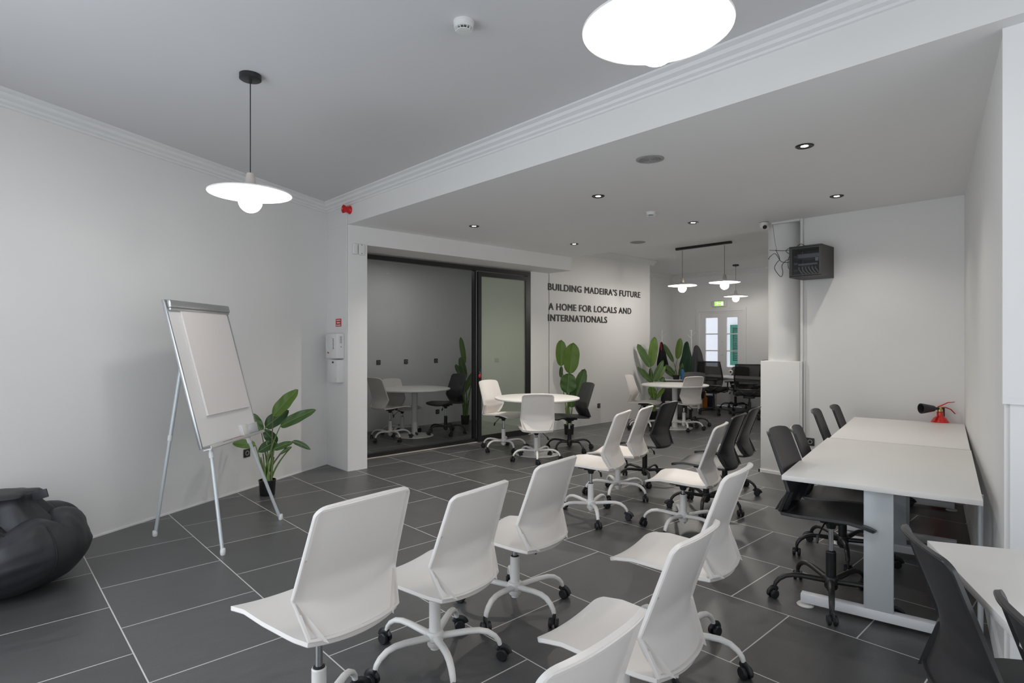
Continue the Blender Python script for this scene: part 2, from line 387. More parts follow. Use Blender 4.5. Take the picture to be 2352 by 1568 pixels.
# ------------------------------------------------------------------ moulded swivel chair
def lerp(a, b, t): return a+(b-a)*t
def pw(t, pts):
    for (a, va), (b, vb) in zip(pts, pts[1:]):
        if t <= b: return lerp(va, vb, (t-a)/(b-a))
    return pts[-1][1]
def smooth_pw(t, pts, w=.03):
    w = min(w, max(0., t), max(0., 1-t))
    return sum(pw(min(max(t+w*k, pts[0][0]), pts[-1][0]), pts) for k in (-1, -.5, 0, .5, 1))/5
def shell(edge, cent, width, length, ends, th, rim_t, rim_w, nu, nv, back_dir, kexp=2.):
    """edge/cent: (t,(y,z)) lists; width: (t,halfwidth); corner radii at both ends."""
    fr_, bk = [], []
    ts = [0]
    steps = (0, .0035, .007, rim_w-.0005, rim_w+.0009, rim_w+.005)
    us = sorted(set([lerp(.04, .96, i/(nu-1)) for i in range(nu)]+[d/length for d in steps]+[1-d/length for d in steps]))
    a_ref = width[-1][1]
    us = sorted(set(us+[1-ends[1]*q/length for q in (.06, .12, .2, .3, .42, .56, .72, .88, 1)]))
    js = [lerp(-.90, .90, j/(nv-1)) for j in range(nv)]
    js = sorted(set(js+[q*(1-d/a_ref) for d in steps for q in (-1, 1)]))
    def surf(u, q):
        ey = smooth_pw(u, [(a, p[0]) for a, p in edge], .012); ez = smooth_pw(u, [(a, p[1]) for a, p in edge], .012)
        cy_ = smooth_pw(u, [(a, p[0]) for a, p in cent], .035); cz = smooth_pw(u, [(a, p[1]) for a, p in cent], .035)
        w = smooth_pw(u, width, .015); k = 1-abs(q)**kexp
        return Vector((q*w, lerp(ey, cy_, k), lerp(ez, cz, k))), w
    for u in us:
        w = surf(u, 0)[1]; wr = w
        for (r, dist) in ((ends[0], u*length), (ends[1], (1-u)*length)):
            if r and dist < r: wr = wr-r+math.sqrt(max(0, r*r-(r-dist)**2))
        ra, rb = [], []
        for j in js:
            q = j*wr/w; p = surf(u, q)[0]
            u0, u1 = max(0, u-.006), min(1, u+.006); q0, q1 = max(-1, q-.02), min(1, q+.02)
            n = (surf(u1, q)[0]-surf(u0, q)[0]).cross(surf(u, q1)[0]-surf(u, q0)[0]).normalized()
            if n.dot(Vector(back_dir)) < 0: n = -n
            e = min(min(u, 1-u)*length, (1-abs(j))*wr)
            t = th if e > rim_w+.0002 else rim_t if e > .002 else rim_t*.8
            ra.append(p); rb.append(p+n*t)
        fr_.append(ra); bk.append(rb)
    return fr_, bk

def remap(js, w): return js
def chair_meshes(shellm, metal, tagm):
    d = {}
    # backrest: t=0 bottom, t=1 top
    edge = [(0, (-.214, .440)), (.285, (-.160, .567)), (1, (-.268, .873))]
    cent = [(0, (-.250, .432)), (.24, (-.206, .530)), (.42, (-.204, .62)), (1, (-.308, .888))]
    wid = [(0, .176), (.285, .203), (1, .183)]
    f, b = shell(edge, cent, wid, .46, (.0, .030), .005, .016, .012, 44, 41, (0, -1, -.1), 2.6)
    d['backrest'] = MB().hull(f, b).mesh('backrest', shellm, 30)
    edge = [(0, (-.216, .441)), (.2, (-.12, .445)), (.5, (.0, .456)), (.78, (.12, .462)), (.93, (.205, .450)), (1, (.240, .438))]
    cent = [(0, (-.252, .432)), (.2, (-.13, .428)), (.5, (0, .438)), (.78, (.13, .444)), (.93, (.212, .432)), (1, (.242, .416))]
    wid = [(0, .176), (.12, .190), (.5, .212), (1, .218)]
    f, b = shell(edge, cent, wid, .47, (.0, .036), .012, .017, .012, 36, 37, (0, 0, -1))
    d['seat'] = MB().hull(f, b).mesh('seat', shellm, 30)
    # side wings that carry the fold between seat and backrest
    for s in (-1, 1):
        mb = MB()
        o = [(-.158, .563, .199), (-.184, .50, .188), (-.206, .452, .166)]
        i_ = [(-.160, .560, .190), (-.180, .49, .165), (-.205, .443, .140)]
        q = [(-.183, .556, .192), (-.222, .50, .162), (-.260, .436, .128)]
        A_ = [[Vector((s*w, y, z)) for (y, z, w) in r] for r in (o, q)]
        B_ = [[Vector((s*(w-.006), y+.012, z+.003)) for (y, z, w) in r] for r in (o, i_)]
        mb.hull(A_, B_)
        d['side_rib%+d' % s] = mb.mesh('side_rib', shellm, 30)
    mb = MB().box((0, 0, .408), (.15, .17, .018), bev=.004).box((0, .0, .392), (.07, .10, .025), bev=.006).lathe([(.022, .352), (.034, .392)], 20)
    for x in (-.055, .055):
        for y in (-.06, .06): mb.tube([(x, y, .40), (x*1.05, y*1.05, .425)], .012, 8)
    d['tilt_plate'] = mb.mesh('tilt_plate', M['blackm'])
    mb = MB().tube([(.02, -.01, .393), (.07, -.02, .385), (.125, -.035, .335)], .004, 8)
    mb.box((.137, -.038, .318), (.022, .012, .046), Matrix.Rotation(-.5, 3, 'Y'), bev=.005)
    d['lever'] = mb.mesh('lever', M['blackm'])
    d['piston'] = MB().lathe([(.0135, .22), (.0135, .36)], 20).mesh('piston', M['chrome'])
    d['column'] = MB().lathe([(.026, .09), (.026, .272), (.0265, .274), (.024, .279)], 28).mesh('column', metal)
    d['collar'] = MB().lathe([(.021, .276), (.021, .282), (.016, .284)], 24).mesh('collar', M['dark'])
    d['hub'] = MB().lathe([(.030, .072), (.034, .080), (.034, .098), (.041, .104), (.041, .132), (.036, .140), (.027, .142)], 28).lathe([(.020, .058), (.020, .075)], 16).mesh('hub', metal)
    pts = [(.030, .116), (.09, .124), (.15, .132), (.20, .134), (.24, .126), (.272, .106), (.290, .084), (.296, .066)]
    rad = [.018, .0175, .0165, .016, .0155, .0145, .0135, .012]
    P_ = []; R_ = []
    for i in range(len(pts)-1):
        for k in range(3):
            t = k/3; P_.append((lerp(pts[i][0], pts[i+1][0], t), 0, lerp(pts[i][1], pts[i+1][1], t))); R_.append(lerp(rad[i], rad[i+1], t))
    P_.append((pts[-1][0], 0, pts[-1][1])); R_.append(rad[-1])
    d['base_leg'] = MB().tube(P_, R_, 14, flat=.82).mesh('base_leg', metal)
    mb = MB()
    for s in (-1, 1):
        mb.lathe([(.008, -.009), (.022, -.009), (.0255, -.006), (.0255, .006), (.022, .0095), (.008, .0095)], 26, (.012, s*.0155, .0256), rot=Matrix.Rotation(PI/2, 3, 'X'))
    # hood over the wheels and stem
    hood = []
    for k in range(9):
        a_ = PI*(.02+.80*k/8); hood.append((.012-.029*math.cos(a_+.4), 0, .0256+.029*math.sin(a_+.4)))
    mb.tube(hood, .007, 8, flat=2.6)
    mb.tube([(-.004, 0, .045), (-.004, 0, .072)], .009, 12)
    d['caster'] = mb.mesh('caster', M['rubber'])
    return d
CHW = chair_meshes(M['white'], M['whitem'], M['white'])
CHB = chair_meshes(M['black'], M['blackm'], M['black'])
def chair(kind, X, Y, yaw, lift, base, label, group):
    """X right of / Y ahead of the viewpoint; yaw of the sitter's direction; lift of the gas spring; star base angle."""
    d = CHW if kind == 'w' else CHB
    p = cw(X, Y)
    t = thing('swivel_chair', label, 'chair', p, math.radians(yaw+YAW0), group)
    for k in ('seat', 'backrest', 'side_rib-1', 'side_rib+1', 'tilt_plate', 'lever', 'piston'):
        link(k.split('-')[0].split('+')[0], d[k], t, (0, 0, lift))
    for k in ('column', 'collar', 'hub'): link(k, d[k], t)
    b0 = math.radians(base-yaw)
    for i in range(5):
        a = b0+i*2*PI/5
        link('base_leg', d['base_leg'], t, (0, 0, 0), a)
        r = .296
        link('caster', d['caster'], t, (r*math.cos(a)+.004*math.cos(a), r*math.sin(a), 0), a+random.uniform(-1.3, 1.3))
    return t
G1, G2 = 'swivel chairs in the left diagonal row', 'swivel chairs in the right diagonal row'
GT, GR = 'swivel chairs around the round tables', 'black swivel chairs at the rectangular tables'
chair('w', -.695, 2.093, 50.7, .065, 8, 'raised white plastic swivel chair seen from behind, nearest and leftmost of the left row', G1)
chair('w', -.350, 2.637, 52.8, -.043, 4, 'white swivel chair, second from the front in the left row, whole five-leg base showing', G1)
chair('w', .016, 3.176, 51.9, -.039, 24, 'white plastic swivel chair, third of the left row, right of and behind the second', G1)
chair('w', .652, 4.806, 61.6, .009, 57, 'white plastic swivel chair showing silver piston and side of seat, fourth of the left row', G1)
chair('w', 1.000, 5.488, 59.3, -.028, 28, 'white plastic swivel chair partly behind the fourth white chair of the left row', G1)
chair('b', 1.382, 6.050, 50.0, -.039, 50, 'black plastic swivel chair closing the far end of the left row', G1)
chair('w', -.028, 1.372, 48.2, -.022, 20, 'white plastic swivel chair cut off by the bottom edge, only its curved backrest showing', G2)
chair('w', .400, 2.101, 50.7, -.052, 30, 'large white swivel chair in the right row, just behind the cut off one', G2)
chair('w', .756, 2.679, 52.8, .026, 38, 'white plastic swivel chair standing directly behind the large one of the right row', G2)
chair('w', 1.314, 4.461, 58.2, -.039, 12, 'white plastic swivel chair with its silver piston showing, last white one of the right row', G2)
chair('b', 1.683, 5.040, 52.9, -.037, 29, 'black swivel chair of the right row, directly behind its last white chair', G2)
chair('b', 2.075, 5.669, 54.9, -.052, 30, 'black plastic swivel chair closing the far end of the right row, near the square plinth', G2)
chair('b', 1.783, 3.249, -130.3, .056, 26, 'raised black plastic swivel chair at the near left corner of the middle rectangular table', GR)
chair('b', 2.235, 3.93, -122, -.03, 30, 'low black plastic swivel chair tucked under the middle table behind the raised one', GR)
chair('b', 2.86, 4.86, -124, -.02, 10, 'black plastic swivel chair at the far rectangular table, its backrest left of the farthest one', GR)
chair('b', 3.27, 5.31, -126, -.035, 40, 'farthest black plastic swivel chair at the far rectangular table, nearest the white wall', GR)
chair('b', 1.518, 1.676, -108.2, -.028, 15, 'large dark swivel chair seen from behind at the near table in the right corner', GR)
chair('b', 1.400, 1.17, -110, -.03, 40, 'dark swivel chair cut off by the right edge, only its rounded backrest top showing', GR)
chair('w', .298, 7.119, 1.9, -.048, 54, 'white swivel chair seen squarely from behind, at the round table near the glass door', GT)
chair('w', -.115, 7.815, -129.4, .035, 10, 'raised white swivel chair left of the round table, before the sliding glass door', GT)
chair('b', .767, 7.767, 107, .010, 13, 'black swivel chair right of the round table, before the upright paddle leaved plant', GT)
chair('w', 2.212, 9.705, -121.3, 0, 61, 'white swivel chair by the lettered wall, left of the far round table', GT)
chair('w', 2.837, 9.592, 19.6, .005, 49, 'white swivel chair seen from behind in front of the far round table', GT)
chair('b', 3.072, 10.005, 148.9, .024, 54, 'black swivel chair behind the far round table and its white chair', GT)
chair('w', -1.802, 8.59, -42.9, .046, 22, 'raised white swivel chair seen from behind, leftmost inside the glass meeting room', GT)
chair('w', -1.72, 9.10, -130, -.027, 40, 'low white swivel chair inside the meeting room facing us, behind the leftmost one', GT)
chair('b', -1.044, 9.145, 134.1, .048, 5, 'black swivel chair inside the glass meeting room, right of the round table', GT)

# ------------------------------------------------------------------ round tables
def round_table(X, Y, label):
    t = thing('round_table', label, 'table', cw(X, Y), 0, 'white round pedestal tables')
    MB().lathe([(.0, .706), (.535, .706), (.547, .712), (.549, .722), (.546, .728), (.54, .730), (0, .730)], 96).build('table_top', M['top'], t)
    MB().lathe([(.12, .698), (.12, .706)], 24).lathe([(.0445, .010), (.0445, .70)], 40).build('column', M['whitem'], t)
    MB().lathe([(.0, 0), (.287, 0), (.290, .004), (.286, .010), (.10, .014), (0, .014)], 72).build('base_plate', M['whitem'], t)
    return t
round_table(-1.50, 8.95, 'white round table with pedestal foot inside the glass meeting room')
round_table(.325, 7.52, 'white round table with pedestal foot standing before the sliding glass door')
round_table(2.74, 9.78, 'far white round table with pedestal foot beside the lettered wall')

# ------------------------------------------------------------------ rectangular tables
def desk(cx_, cy_, ang, L, W, label):
    t = thing('rectangular_table', label, 'table', cw(cx_, cy_), math.radians(ang+YAW0), 'white rectangular tables along the right wall')
    MB().box((0, 0, .7175), (L, W, .025), bev=.0015).build('table_top', M['top'], t)
    for s in (-1, 1):
        x = s*(L/2-.15)
        l = MB().box((x, -.01, .375), (.045, .13, .655), bev=.003).box((x, 0, .696), (.05, W-.18, .018)).build('leg', M['alul'], t)
        MB().box((x, .0, .045), (.05, W-.14, .048), bev=.002).build('foot_bar', M['edge'], l)
        for q in (-1, 1): MB().lathe([(.0, .0), (.042, .0), (.044, .004), (.036, .012), (.012, .014), (.012, .022)], 24, (x, q*(W/2-.09), 0)).build('glide', M['whitem'], l)
    MB().box((0, 0, .684), (L-.34, .05, .04)).build('crossbar', M['alul'], t)
desk(2.246, 3.49, 53.3, 1.52, .845, 'middle white rectangular table with a broad pale metal leg showing')
desk(3.162, 4.712, 53.3, 1.48, .83, 'far white rectangular table in front of the fire extinguisher')
desk(1.590, 1.215, 69, 1.60, .80, 'near white rectangular table cut off by the lower right corner')

# ------------------------------------------------------------------ flip chart easel
BL, BR = cw(-2.115, 3.95), cw(-2.07, 4.715)
bw = (BR-BL).length; ux = (BR-BL).normalized()
back = cw(-1, .05).normalized(); back = (back-ux*back.dot(ux)).normalized()
fc = thing('flip_chart_easel', 'white flip chart easel on three thin metal legs beside the left wall', 'flip chart', Vector(((BL+BR)/2).to_tuple()[:2]+(0,)))
O = fc.location.copy()
hi = Vector((0, 0, 1))
bz, bt = .715, 1.735; lean = .27
upv = (hi*(bt-bz)+back*lean); LB = upv.length; upv.normalize(); nrm = ux.cross(upv)
if nrm.dot(back) > 0: nrm = -nrm
def bp(s, h, o=0.): return (BL+BR)/2 - O + Vector((0, 0, bz)) + ux*s + upv*h + nrm*o
RB = Matrix((ux, upv, nrm)).transposed()
MB().box(bp(0, LB/2), (bw-.02, LB-.02, .014), RB).build('board', M['boardw'], fc)
mb = MB()
for s in (-1, 1): mb.box(bp(s*(bw/2-.006), LB/2), (.014, LB, .022), RB, bev=.003)
mb.box(bp(0, .006), (bw, .014, .022), RB, bev=.003).box(bp(0, LB-.006), (bw, .014, .022), RB, bev=.003)
mb.build('frame', M['alu'], fc)
MB().box(bp(.0, LB-.035, .028), (bw-.02, .055, .026), RB, bev=.008, seg=3).box(bp(.0, LB-.068, .022), (bw-.03, .018, .02), RB, bev=.005).build('clamp_bar', M['alu'], fc)
mb = MB(); fa, ba = [], []
for i in range(13):
    h = lerp(LB-.07, .215, i/12); ra, rb = [], []
    for j in range(9):
        s = lerp(-.285, .285, j/8)+.045
        off = .014+.004*noise.noise(Vector((s*3, h*3, 1)))+.006*(i/12)**3
        ra.append(bp(s, h, off+.007)); rb.append(bp(s, h, .0085))
    fa.append(ra); ba.append(rb)
mb.hull(fa, ba).build('paper_pad', M['paper'], fc, 60)
tr = MB().box(bp(0, -.012, .040), (bw-.02, .006, .06), RB).box(bp(0, -.004, .068), (bw-.02, .022, .004), RB).build('pen_tray', M['alu'], fc)
mb = MB().box(bp(.17, .045, .02), (.085, .09, .03), RB, bev=.004)
lab(mb.build('bracket', M['plast'], fc), 'white plastic bracket')
lab(MB().box(bp(.30, .045, .012), (.17, .075, .012), RB, bev=.002).build('side_plate', M['alul'], fc), 'grey metal plate')
def fleg(top, foot, joint, rt=.012):
    top, foot = Vector(top), Vector(foot); mid = top.lerp(foot, joint)
    l = MB().tube([top, mid], rt+.002, 14).tube([mid, foot], rt, 14).build('leg', M['alul'], fc)
    MB().lathe([(.013, -.0), (.017, .012), (.018, .022), (.0165, .045), (.014, .048)], 16, foot-Vector((0, 0, .004))).build('foot_cap', M['plast'], l)
    MB().lathe([(rt+.005, -.02), (rt+.005, .02)], 14, mid, rot=frame_to((top-foot).normalized(), Vector((1, 0, 0)))).build('collar', M['plast'], l)
fleg(bp(-bw/2+.11, -.015, .0), cw(-1.965, 3.95)-O, .06)
fleg(bp(bw/2-.16, .02, .0), cw(-1.885, 4.735)-O, .08)
fleg(cw(-2.42, 4.36, 1.66)-O, cw(-2.66, 4.33)-O, .56)
for k, (s, m_, c_) in enumerate(((-.12, 'dark', 'black'), (.03, 'redp', 'red'))):
    p = O+bp(s, .001, .045)
    mk = MB().tube([-ux*.055, ux*.035], .0075, 10).tube([ux*.035, ux*.06], .008, 10).build('marker_pen', M[m_])
    mk.location = p; tag(mk, c_+' marker pen lying in the tray of the flip chart', 'marker pen', 'marker pens in the flip chart tray')

# ------------------------------------------------------------------ plants
def leaf(parent, O_, b, t, w, m, face, arch=.06, fold=.12, notch=True):
    """paddle leaf from base b to tip t (world), width w, facing direction."""
    b, t = Vector(b)-O_, Vector(t)-O_
    ax = (t-b); L = ax.length; ax.normalize(); f = Vector(face).normalized(); sd = ax.cross(f).normalized(); f = sd.cross(ax).normalized()
    NU, NV = 22, 8; top, bot = [], []
    rnd = random.Random(int(1000*(b.x+t.z)))
    for i in range(NU+1):
        u = i/NU
        hw = w/2*max(.03, ((1-abs(2*u-1)**2.4)**.55 if arch < .015 else (1-abs(2*u**.8-1)**2.0)**.62))
        ra, rb = [], []
        for j in range(-NV, NV+1):
            v = j/NV; uu = u
            if notch and u > .8 and abs(v) > .2: uu = u - .035*rnd.random()*(u-.8)*5
            p = b+ax*(L*uu)+sd*(hw*v) + f*(-arch*L*(1-(2*u-1)**2)*-.6 + fold*hw*abs(v)) + Vector((0, 0, -arch*L*u*u))
            p += f*(.010*math.sin(u*17+v*3)*abs(v)*w*3)
            ra.append(p); rb.append(p-f*.0014)
        top.append(ra); bot.append(rb)
    mb = MB().hull(top, bot); me = mb.mesh('leaf', m, 80)
    uvl = me.uv_layers.new(name='UVMap')
    for lp in me.loops:
        co = me.vertices[lp.vertex_index].co-b
        uvl.data[lp.index].uv = (abs(co.dot(sd)), co.dot(ax)+abs(co.dot(sd))*.35)
    o = link('leaf', me, parent)
    mid = [top[i][NV]+f*.001 for i in range(NU)]
    MB().tube(mid, [.0045*(1-.7*i/NU)+.0008 for i in range(NU)], 6).build('midrib', M['rib'], o)
    return o
def stalk(parent, O_, root, b, bulge=.03, m='stem', r0=.010):
    root, b = Vector(root)-O_, Vector(b)-O_; pts = []
    side = Vector((b.x-root.x, b.y-root.y, 0))
    for i in range(9):
        u = i/8; p = root.lerp(b, u); k = u*u
        q = Vector((lerp(root.x, b.x, k*.6+u*.4), lerp(root.y, b.y, k*.6+u*.4), p.z)); pts.append(q)
    MB().tube(pts, [r0*(1-.6*i/8) for i in range(9)], 8).build('stalk', M[m], parent)
def pot(parent, r, h):
    MB().lathe([(.0, 0), (r*.82, 0), (r*.86, .004), (r*.97, h-.012), (r*1.0, h-.01), (r*1.0, h), (r*.93, h), (r*.92, h-.02), (0, h-.02)], 40).build('pot', M['pot'], parent)
    MB().lathe([(0, h-.012), (r*.92, h-.018), (r*.92, h-.03), (0, h-.03)], 24).build('soil', M['soil'], parent)
def plant(px, d, label, r, h, specs, face, base_z=0., bare=0, name='potted_plant'):
    loc_ = cw((px-1176)/F*d, d, base_z)
    t = thing(name, label, 'plant', loc_, 0, 'artificial broad leaved plants')
    if r: pot(t, r, h)
    rt = loc_+Vector((0, 0, h-.03))
    for k, (bx, by, tx, ty, w, db, dt, mk, ar) in enumerate(specs):
        b, tt = at(bx, by, d+db), at(tx, ty, d+dt)
        leaf(t, loc_, b, tt, w, M[mk], face, arch=ar)
        a = 2.4*k; rr = (r or .08)*.45
        stalk(t, loc_, rt+Vector((rr*math.cos(a), rr*math.sin(a), 0)), b+(b-tt)*.0, r0=.011 if d < 8 else .012, m='stem' if k % 3 else 'stemb')
    for k in range(bare):      # short sheaths round the foot of the stalks
        a = 1.9*k; rr = (r or .08)*.4; q = rt+Vector((rr*math.cos(a), rr*math.sin(a), 0))
        stalk(t, loc_, q, q+Vector((.03*math.cos(a), .03*math.sin(a), .22+.08*random.random())), r0=.013, m='stemb' if k % 2 else 'stem')
    return t
def cr(x, y, x0, y0, s): return (x0+x/s, y0+y/s)
def sp(lst, x0, y0, s, mpp):
    out = []
    for (bx, by, tx, ty, w, db, dt, mk, ar) in lst:
        b = cr(bx, by, x0, y0, s); t = cr(tx, ty, x0, y0, s)
        out.append((b[0], b[1], t[0], t[1], w/s*mpp, db, dt, mk, ar))
    return out
tocam = -cw(0, 1); 
S = sp([(600, 480, 925, 120, 190, 0, .05, 'leafl', .03), (690, 612, 1155, 375, 150, .02, .05, 'leafm', .04), (500, 622, 805, 392, 200, .10, .16, 'leafd', .03),
        (450, 690, 345, 435, 130, .05, .05, 'leafm', .03), (372, 850, 78, 815, 120, -.05, -.10, 'leafl', .05), (610, 905, 860, 800, 95, 0, .0, 'leafm', .05), (850, 800, 1085, 880, 70, 0, .02, 'leafd', .12),
        (640, 830, 480, 640, 140, .08, .02, 'leafd', .03), (840, 872, 670, 975, 45, .0, -.02, 'leafm', .02), (650, 800, 405, 930, 150, .10, -.02, 'leafd', .05)], 520, 870, 5.6, 5.5/F)
plant(614, 5.5, 'potted plant with long stalks and broad leaves behind the flip chart, by the left wall', .078, .145, S, tocam+Vector((0, 0, .5)), bare=6)
S = sp([(400, 482, 400, 68, 175, .08, .10, 'leafl', .0), (535, 600, 590, 112, 245, 0, 0, 'leafl', .0), (580, 1125, 770, 520, 190, .04, .10, 'leafm', .0),
        (500, 905, 520, 590, 255, -.06, -.04, 'leafm', .0), (395, 660, 405, 480, 60, .12, .10, 'leafd', .0), (560, 1130, 560, 880, 110, .0, .0, 'leafm', .0)], 1230, 770, 6.814, 9.1/F)
plant(1307, 9.1, 'tall plant with upright paddle leaves in a black pot under the wall lettering', .082, .15, S, tocam+Vector((.1, 0, .15)), bare=3)
S = sp([(545, 602, 372, 288, 105, 0, .0, 'leafm', .0), (555, 590, 602, 192, 122, .05, .05, 'leafl', .0), (552, 788, 370, 588, 85, 0, 0, 'leafm', .02), (580, 785, 722, 492, 85, .0, .05, 'leafm', .02),
        (612, 785, 750, 575, 75, .05, .1, 'leafl', .02), (560, 880, 545, 600, 60, .08, .08, 'leafd', 0), (600, 1010, 540, 850, 110, 0, 0, 'leafl', .0), (620, 1020, 738, 868, 55, 0, 0, 'leafl', .0), (670, 780, 735, 740, 60, .1, .1, 'leafm', .0)], 1400, 740, 5.8075, 10.9/F)
plant(1500, 10.9, 'tall leafy plant in a black pot at the corner of the lettered wall', .082, .15, S, tocam+Vector((.05, 0, .2)), bare=6)
S = sp([(258, 512, 190, 92, 88, .0, .0, 'leafl', .0), (270, 745, 182, 402, 112, -.03, -.05, 'leafm', .0), (190, 690, 112, 520, 75, -.08, -.1, 'leafm', .0), (245, 960, 405, 628, 95, 0, .0, 'leafl', .0),
        (360, 870, 420, 620, 70, .05, .1, 'leafm', .0), (405, 605, 402, 440, 60, .1, .1, 'leafd', .0), (235, 1020, 245, 860, 60, .0, 0, 'leafm', .0)], 1030, 760, 6.82, 10.2/F)
plant(1068.5, 10.2, 'tall plant in a black pot inside the meeting room, behind the black chair', .079, .155, S, tocam+Vector((-.4, 0, .1)), bare=7)

# ------------------------------------------------------------------ bean bag
bc = cw(-2.985, 3.40)
bb = thing('bean_bag', 'dark grey bean bag seat slumped on the floor by the left wall', 'bean bag', bc)
mb = MB(); NA, NZ = 128, 64; rows = []
for i in range(NZ+1):
    v = i/NZ; ph = PI*v
    row = []
    for k in range(NA):
        a = 2*PI*k/NA
        # superelliptic slump: flat foot, bulging belly, sunk crown with folds
        rho = math.sin(ph)**(.42 if ph < PI/2 else .60); zz = -math.cos(ph)
        R = .435*(1-.10*max(0, zz))
        x, y = R*rho*math.cos(a), R*rho*math.sin(a)
        z = .24+.215*max(0, zz)**.72
        if zz < 0: z = .24*(1+zz)**.62 if zz > -1 else 0
        fold = 0.
        if zz > .1:
            g = abs(math.sin(a*3.5+1.2+1.5*rho))**.5
            fold = (zz-.1)*(.085*(g-.62))
        n1 = noise.noise(Vector((x*4.5, y*4.5, z*5)))*.030+noise.noise(Vector((x*11, y*11, z*9+5)))*.010
        wr = .006*math.sin(z*95+4*math.sin(a*2))*max(0, math.sin(a*4+1))*(1 if .08 < z < .35 else 0)
        q = 1+n1*1.6+wr
        x *= q; y *= q; z = max(0., z+fold+(n1*.8 if z > .05 else 0))
        if zz > .35 and rho < .8:     # crown pulled up into a gathered neck
            z += -.07*math.exp(-((rho-.45)/.2)**2)+.05*(1-rho/.8)**1.3*(1+.35*math.sin(a*5))
        row.append(mb.bm.verts.new((x, y, z)))
    rows.append(row)
for i in range(NZ):
    for k in range(NA):
        mb.bm.faces.new((rows[i][k], rows[i][(k+1) % NA], rows[i+1][(k+1) % NA], rows[i+1][k]))
bmesh.ops.remove_doubles(mb.bm, verts=mb.bm.verts, dist=1e-5)
vco = [[v.co.copy() if v.is_valid else None for v in r] for r in rows]
mb.build('body', M['bag'], bb, 70)
for ks in (78, 95+12):
    pts = [vco[i][ks % NA]*1.004+Vector((0, 0, .001)) for i in range(10, 46) if vco[i][ks % NA]]
    MB().tube(pts, .0035, 6).build('seam', M['seam'], bb)
fp = []
GP = ((0, 0, .37, .27), (0, 0, .43, .22), (0, 0, .485, .165), (0, 0, .52, .145), (0, 0, .548, .165), (0, 0, .562, .15), (0, 0, .568, .08), (0, 0, .566, .0))
for (dx, dy, dz, rr) in GP: fp.append((rr, dz))
MB().lathe(fp, 64, (0, 0, 0), sx=1.05, sy=.85, fn=lambda a, z: 1+.09*math.sin(4*a+z*14)+.05*math.sin(9*a)).build('gathered_top', M['bag'], bb, 70)
e = at(92, 1136, 3.42)-bc
MB().box(e, (.10, .008, .05), Rz(math.radians(-48)) @ Matrix.Rotation(-.3, 3, 'Y'), bev=.003).build('handle', M['bag'], bb)

# ------------------------------------------------------------------ lamps
def pendant_parts(t, zc, zs, canopy=True, ox=0., oy=0., bulb='bulb'):
    """zc ceiling height above empty; zs rim height"""
    P = (ox, oy, 0)
    if canopy: MB().lathe([(0, zc), (.062, zc), (.062, zc-.028), (.058, zc-.031), (0, zc-.031)], 40, P).lathe([(.008, zc-.05), (.009, zc-.03)], 12, P).build('canopy', M['blackm'], t)
    MB().tube([(ox, oy, zc-.02), (ox, oy, zs+.105)], .0032, 8).build('cord', M['blackm'], t)
    n = MB().lathe([(.0, zs+.118), (.020, zs+.116), (.024, zs+.10), (.033, zs+.05), (.045, zs+.036), (.0, zs+.036)], 32, P).build('neck', M['neck'], t)
    sh = MB().lathe([(.040, zs+.042), (.12, zs+.027), (.20, zs+.008), (.232, zs), (.237, zs-.004), (.236, zs-.010), (.231, zs-.010), (.228, zs-.001), (.19, zs+.006), (.11, zs+.022), (.040, zs+.036)], 80, P, close=True).build('shade', M['shade'], t)
    MB().lathe([(.0, zs+.036), (.036, zs+.035), (.037, zs+.022), (.030, zs+.016), (.022, zs+.012), (.022, zs+.0), (0, zs+.0)], 28, P).build('socket', M['plast'], t)
    b = MB().sphere((ox, oy, zs-.052), .067, 32, 18, (1, 1, 1.02)).build('bulb', M[bulb], t)
    return t
def pendant(X, Y, zc, zs, label, bulb='bulb'):
    t = thing('pendant_lamp', label, 'pendant lamp', cw(X, Y), 0, 'pendant lamps with flat white shades')
    return pendant_parts(t, zc, zs, bulb=bulb)
pendant(-1.571, 3.49, ZM, 2.343, 'lit pendant lamp with flat white shade hanging on a black cord above the flip chart')
pendant(.463, 1.86, ZM, 2.455, 'large lit pendant lamp at the top edge of the photo, seen from below')
t = thing('twin_pendant_lamp', 'pair of lit flat shaded pendants hanging from one black ceiling bar', 'pendant lamp', cw(2.86, 9.80), 0, None)
# bar runs along world y
b0 = cw(2.86, 9.80); p1 = Vector((8.74, 5.235)); p2 = Vector((8.74, 4.46))
t.location = (8.74, 4.85, 0)
MB().box((0, 0, ZB-.02), (.055, .98, .04), bev=.003).build('ceiling_bar', M['blackm'], t)
pendant_parts(t, ZB-.03, 2.395, False, 0, .375, 'bulb_high'); pendant_parts(t, ZB-.03, 2.395, False, 0, -.375, 'bulb_high')
pendant(4.60, 11.95, ZB, 2.385, 'small lit pendant lamp farthest back, above the exit sign', 'bulb_low')
# downlights
DL = [(4.152, 5.115, 'nearest the glass meeting room'), (5.896, 5.141, 'beside the far round vent, above the lettered wall'), (4.112, 3.302, 'just left of the near round vent'),
      (5.795, 3.331, 'behind the small smoke detector, near the back pendants'), (4.069, 1.52, 'largest and nearest, upper right'), (5.683, 1.847, 'above the black network cabinet')]
for (x, y, w_) in DL:
    t = thing('downlight', 'lit recessed spot with dark ring, '+w_, 'ceiling spotlight', (x, y, ZL), 0, 'recessed spotlights in the low ceiling')
    MB().lathe([(.024, .0), (.057, .0), (.057, -.004), (.050, -.008), (.024, -.003)], 40, close=True).build('ring', M['dark'], t)
    MB().lathe([(0, -.002), (.023, -.002), (.023, .001), (0, .001)], 28).build('lens', M['led'], t)
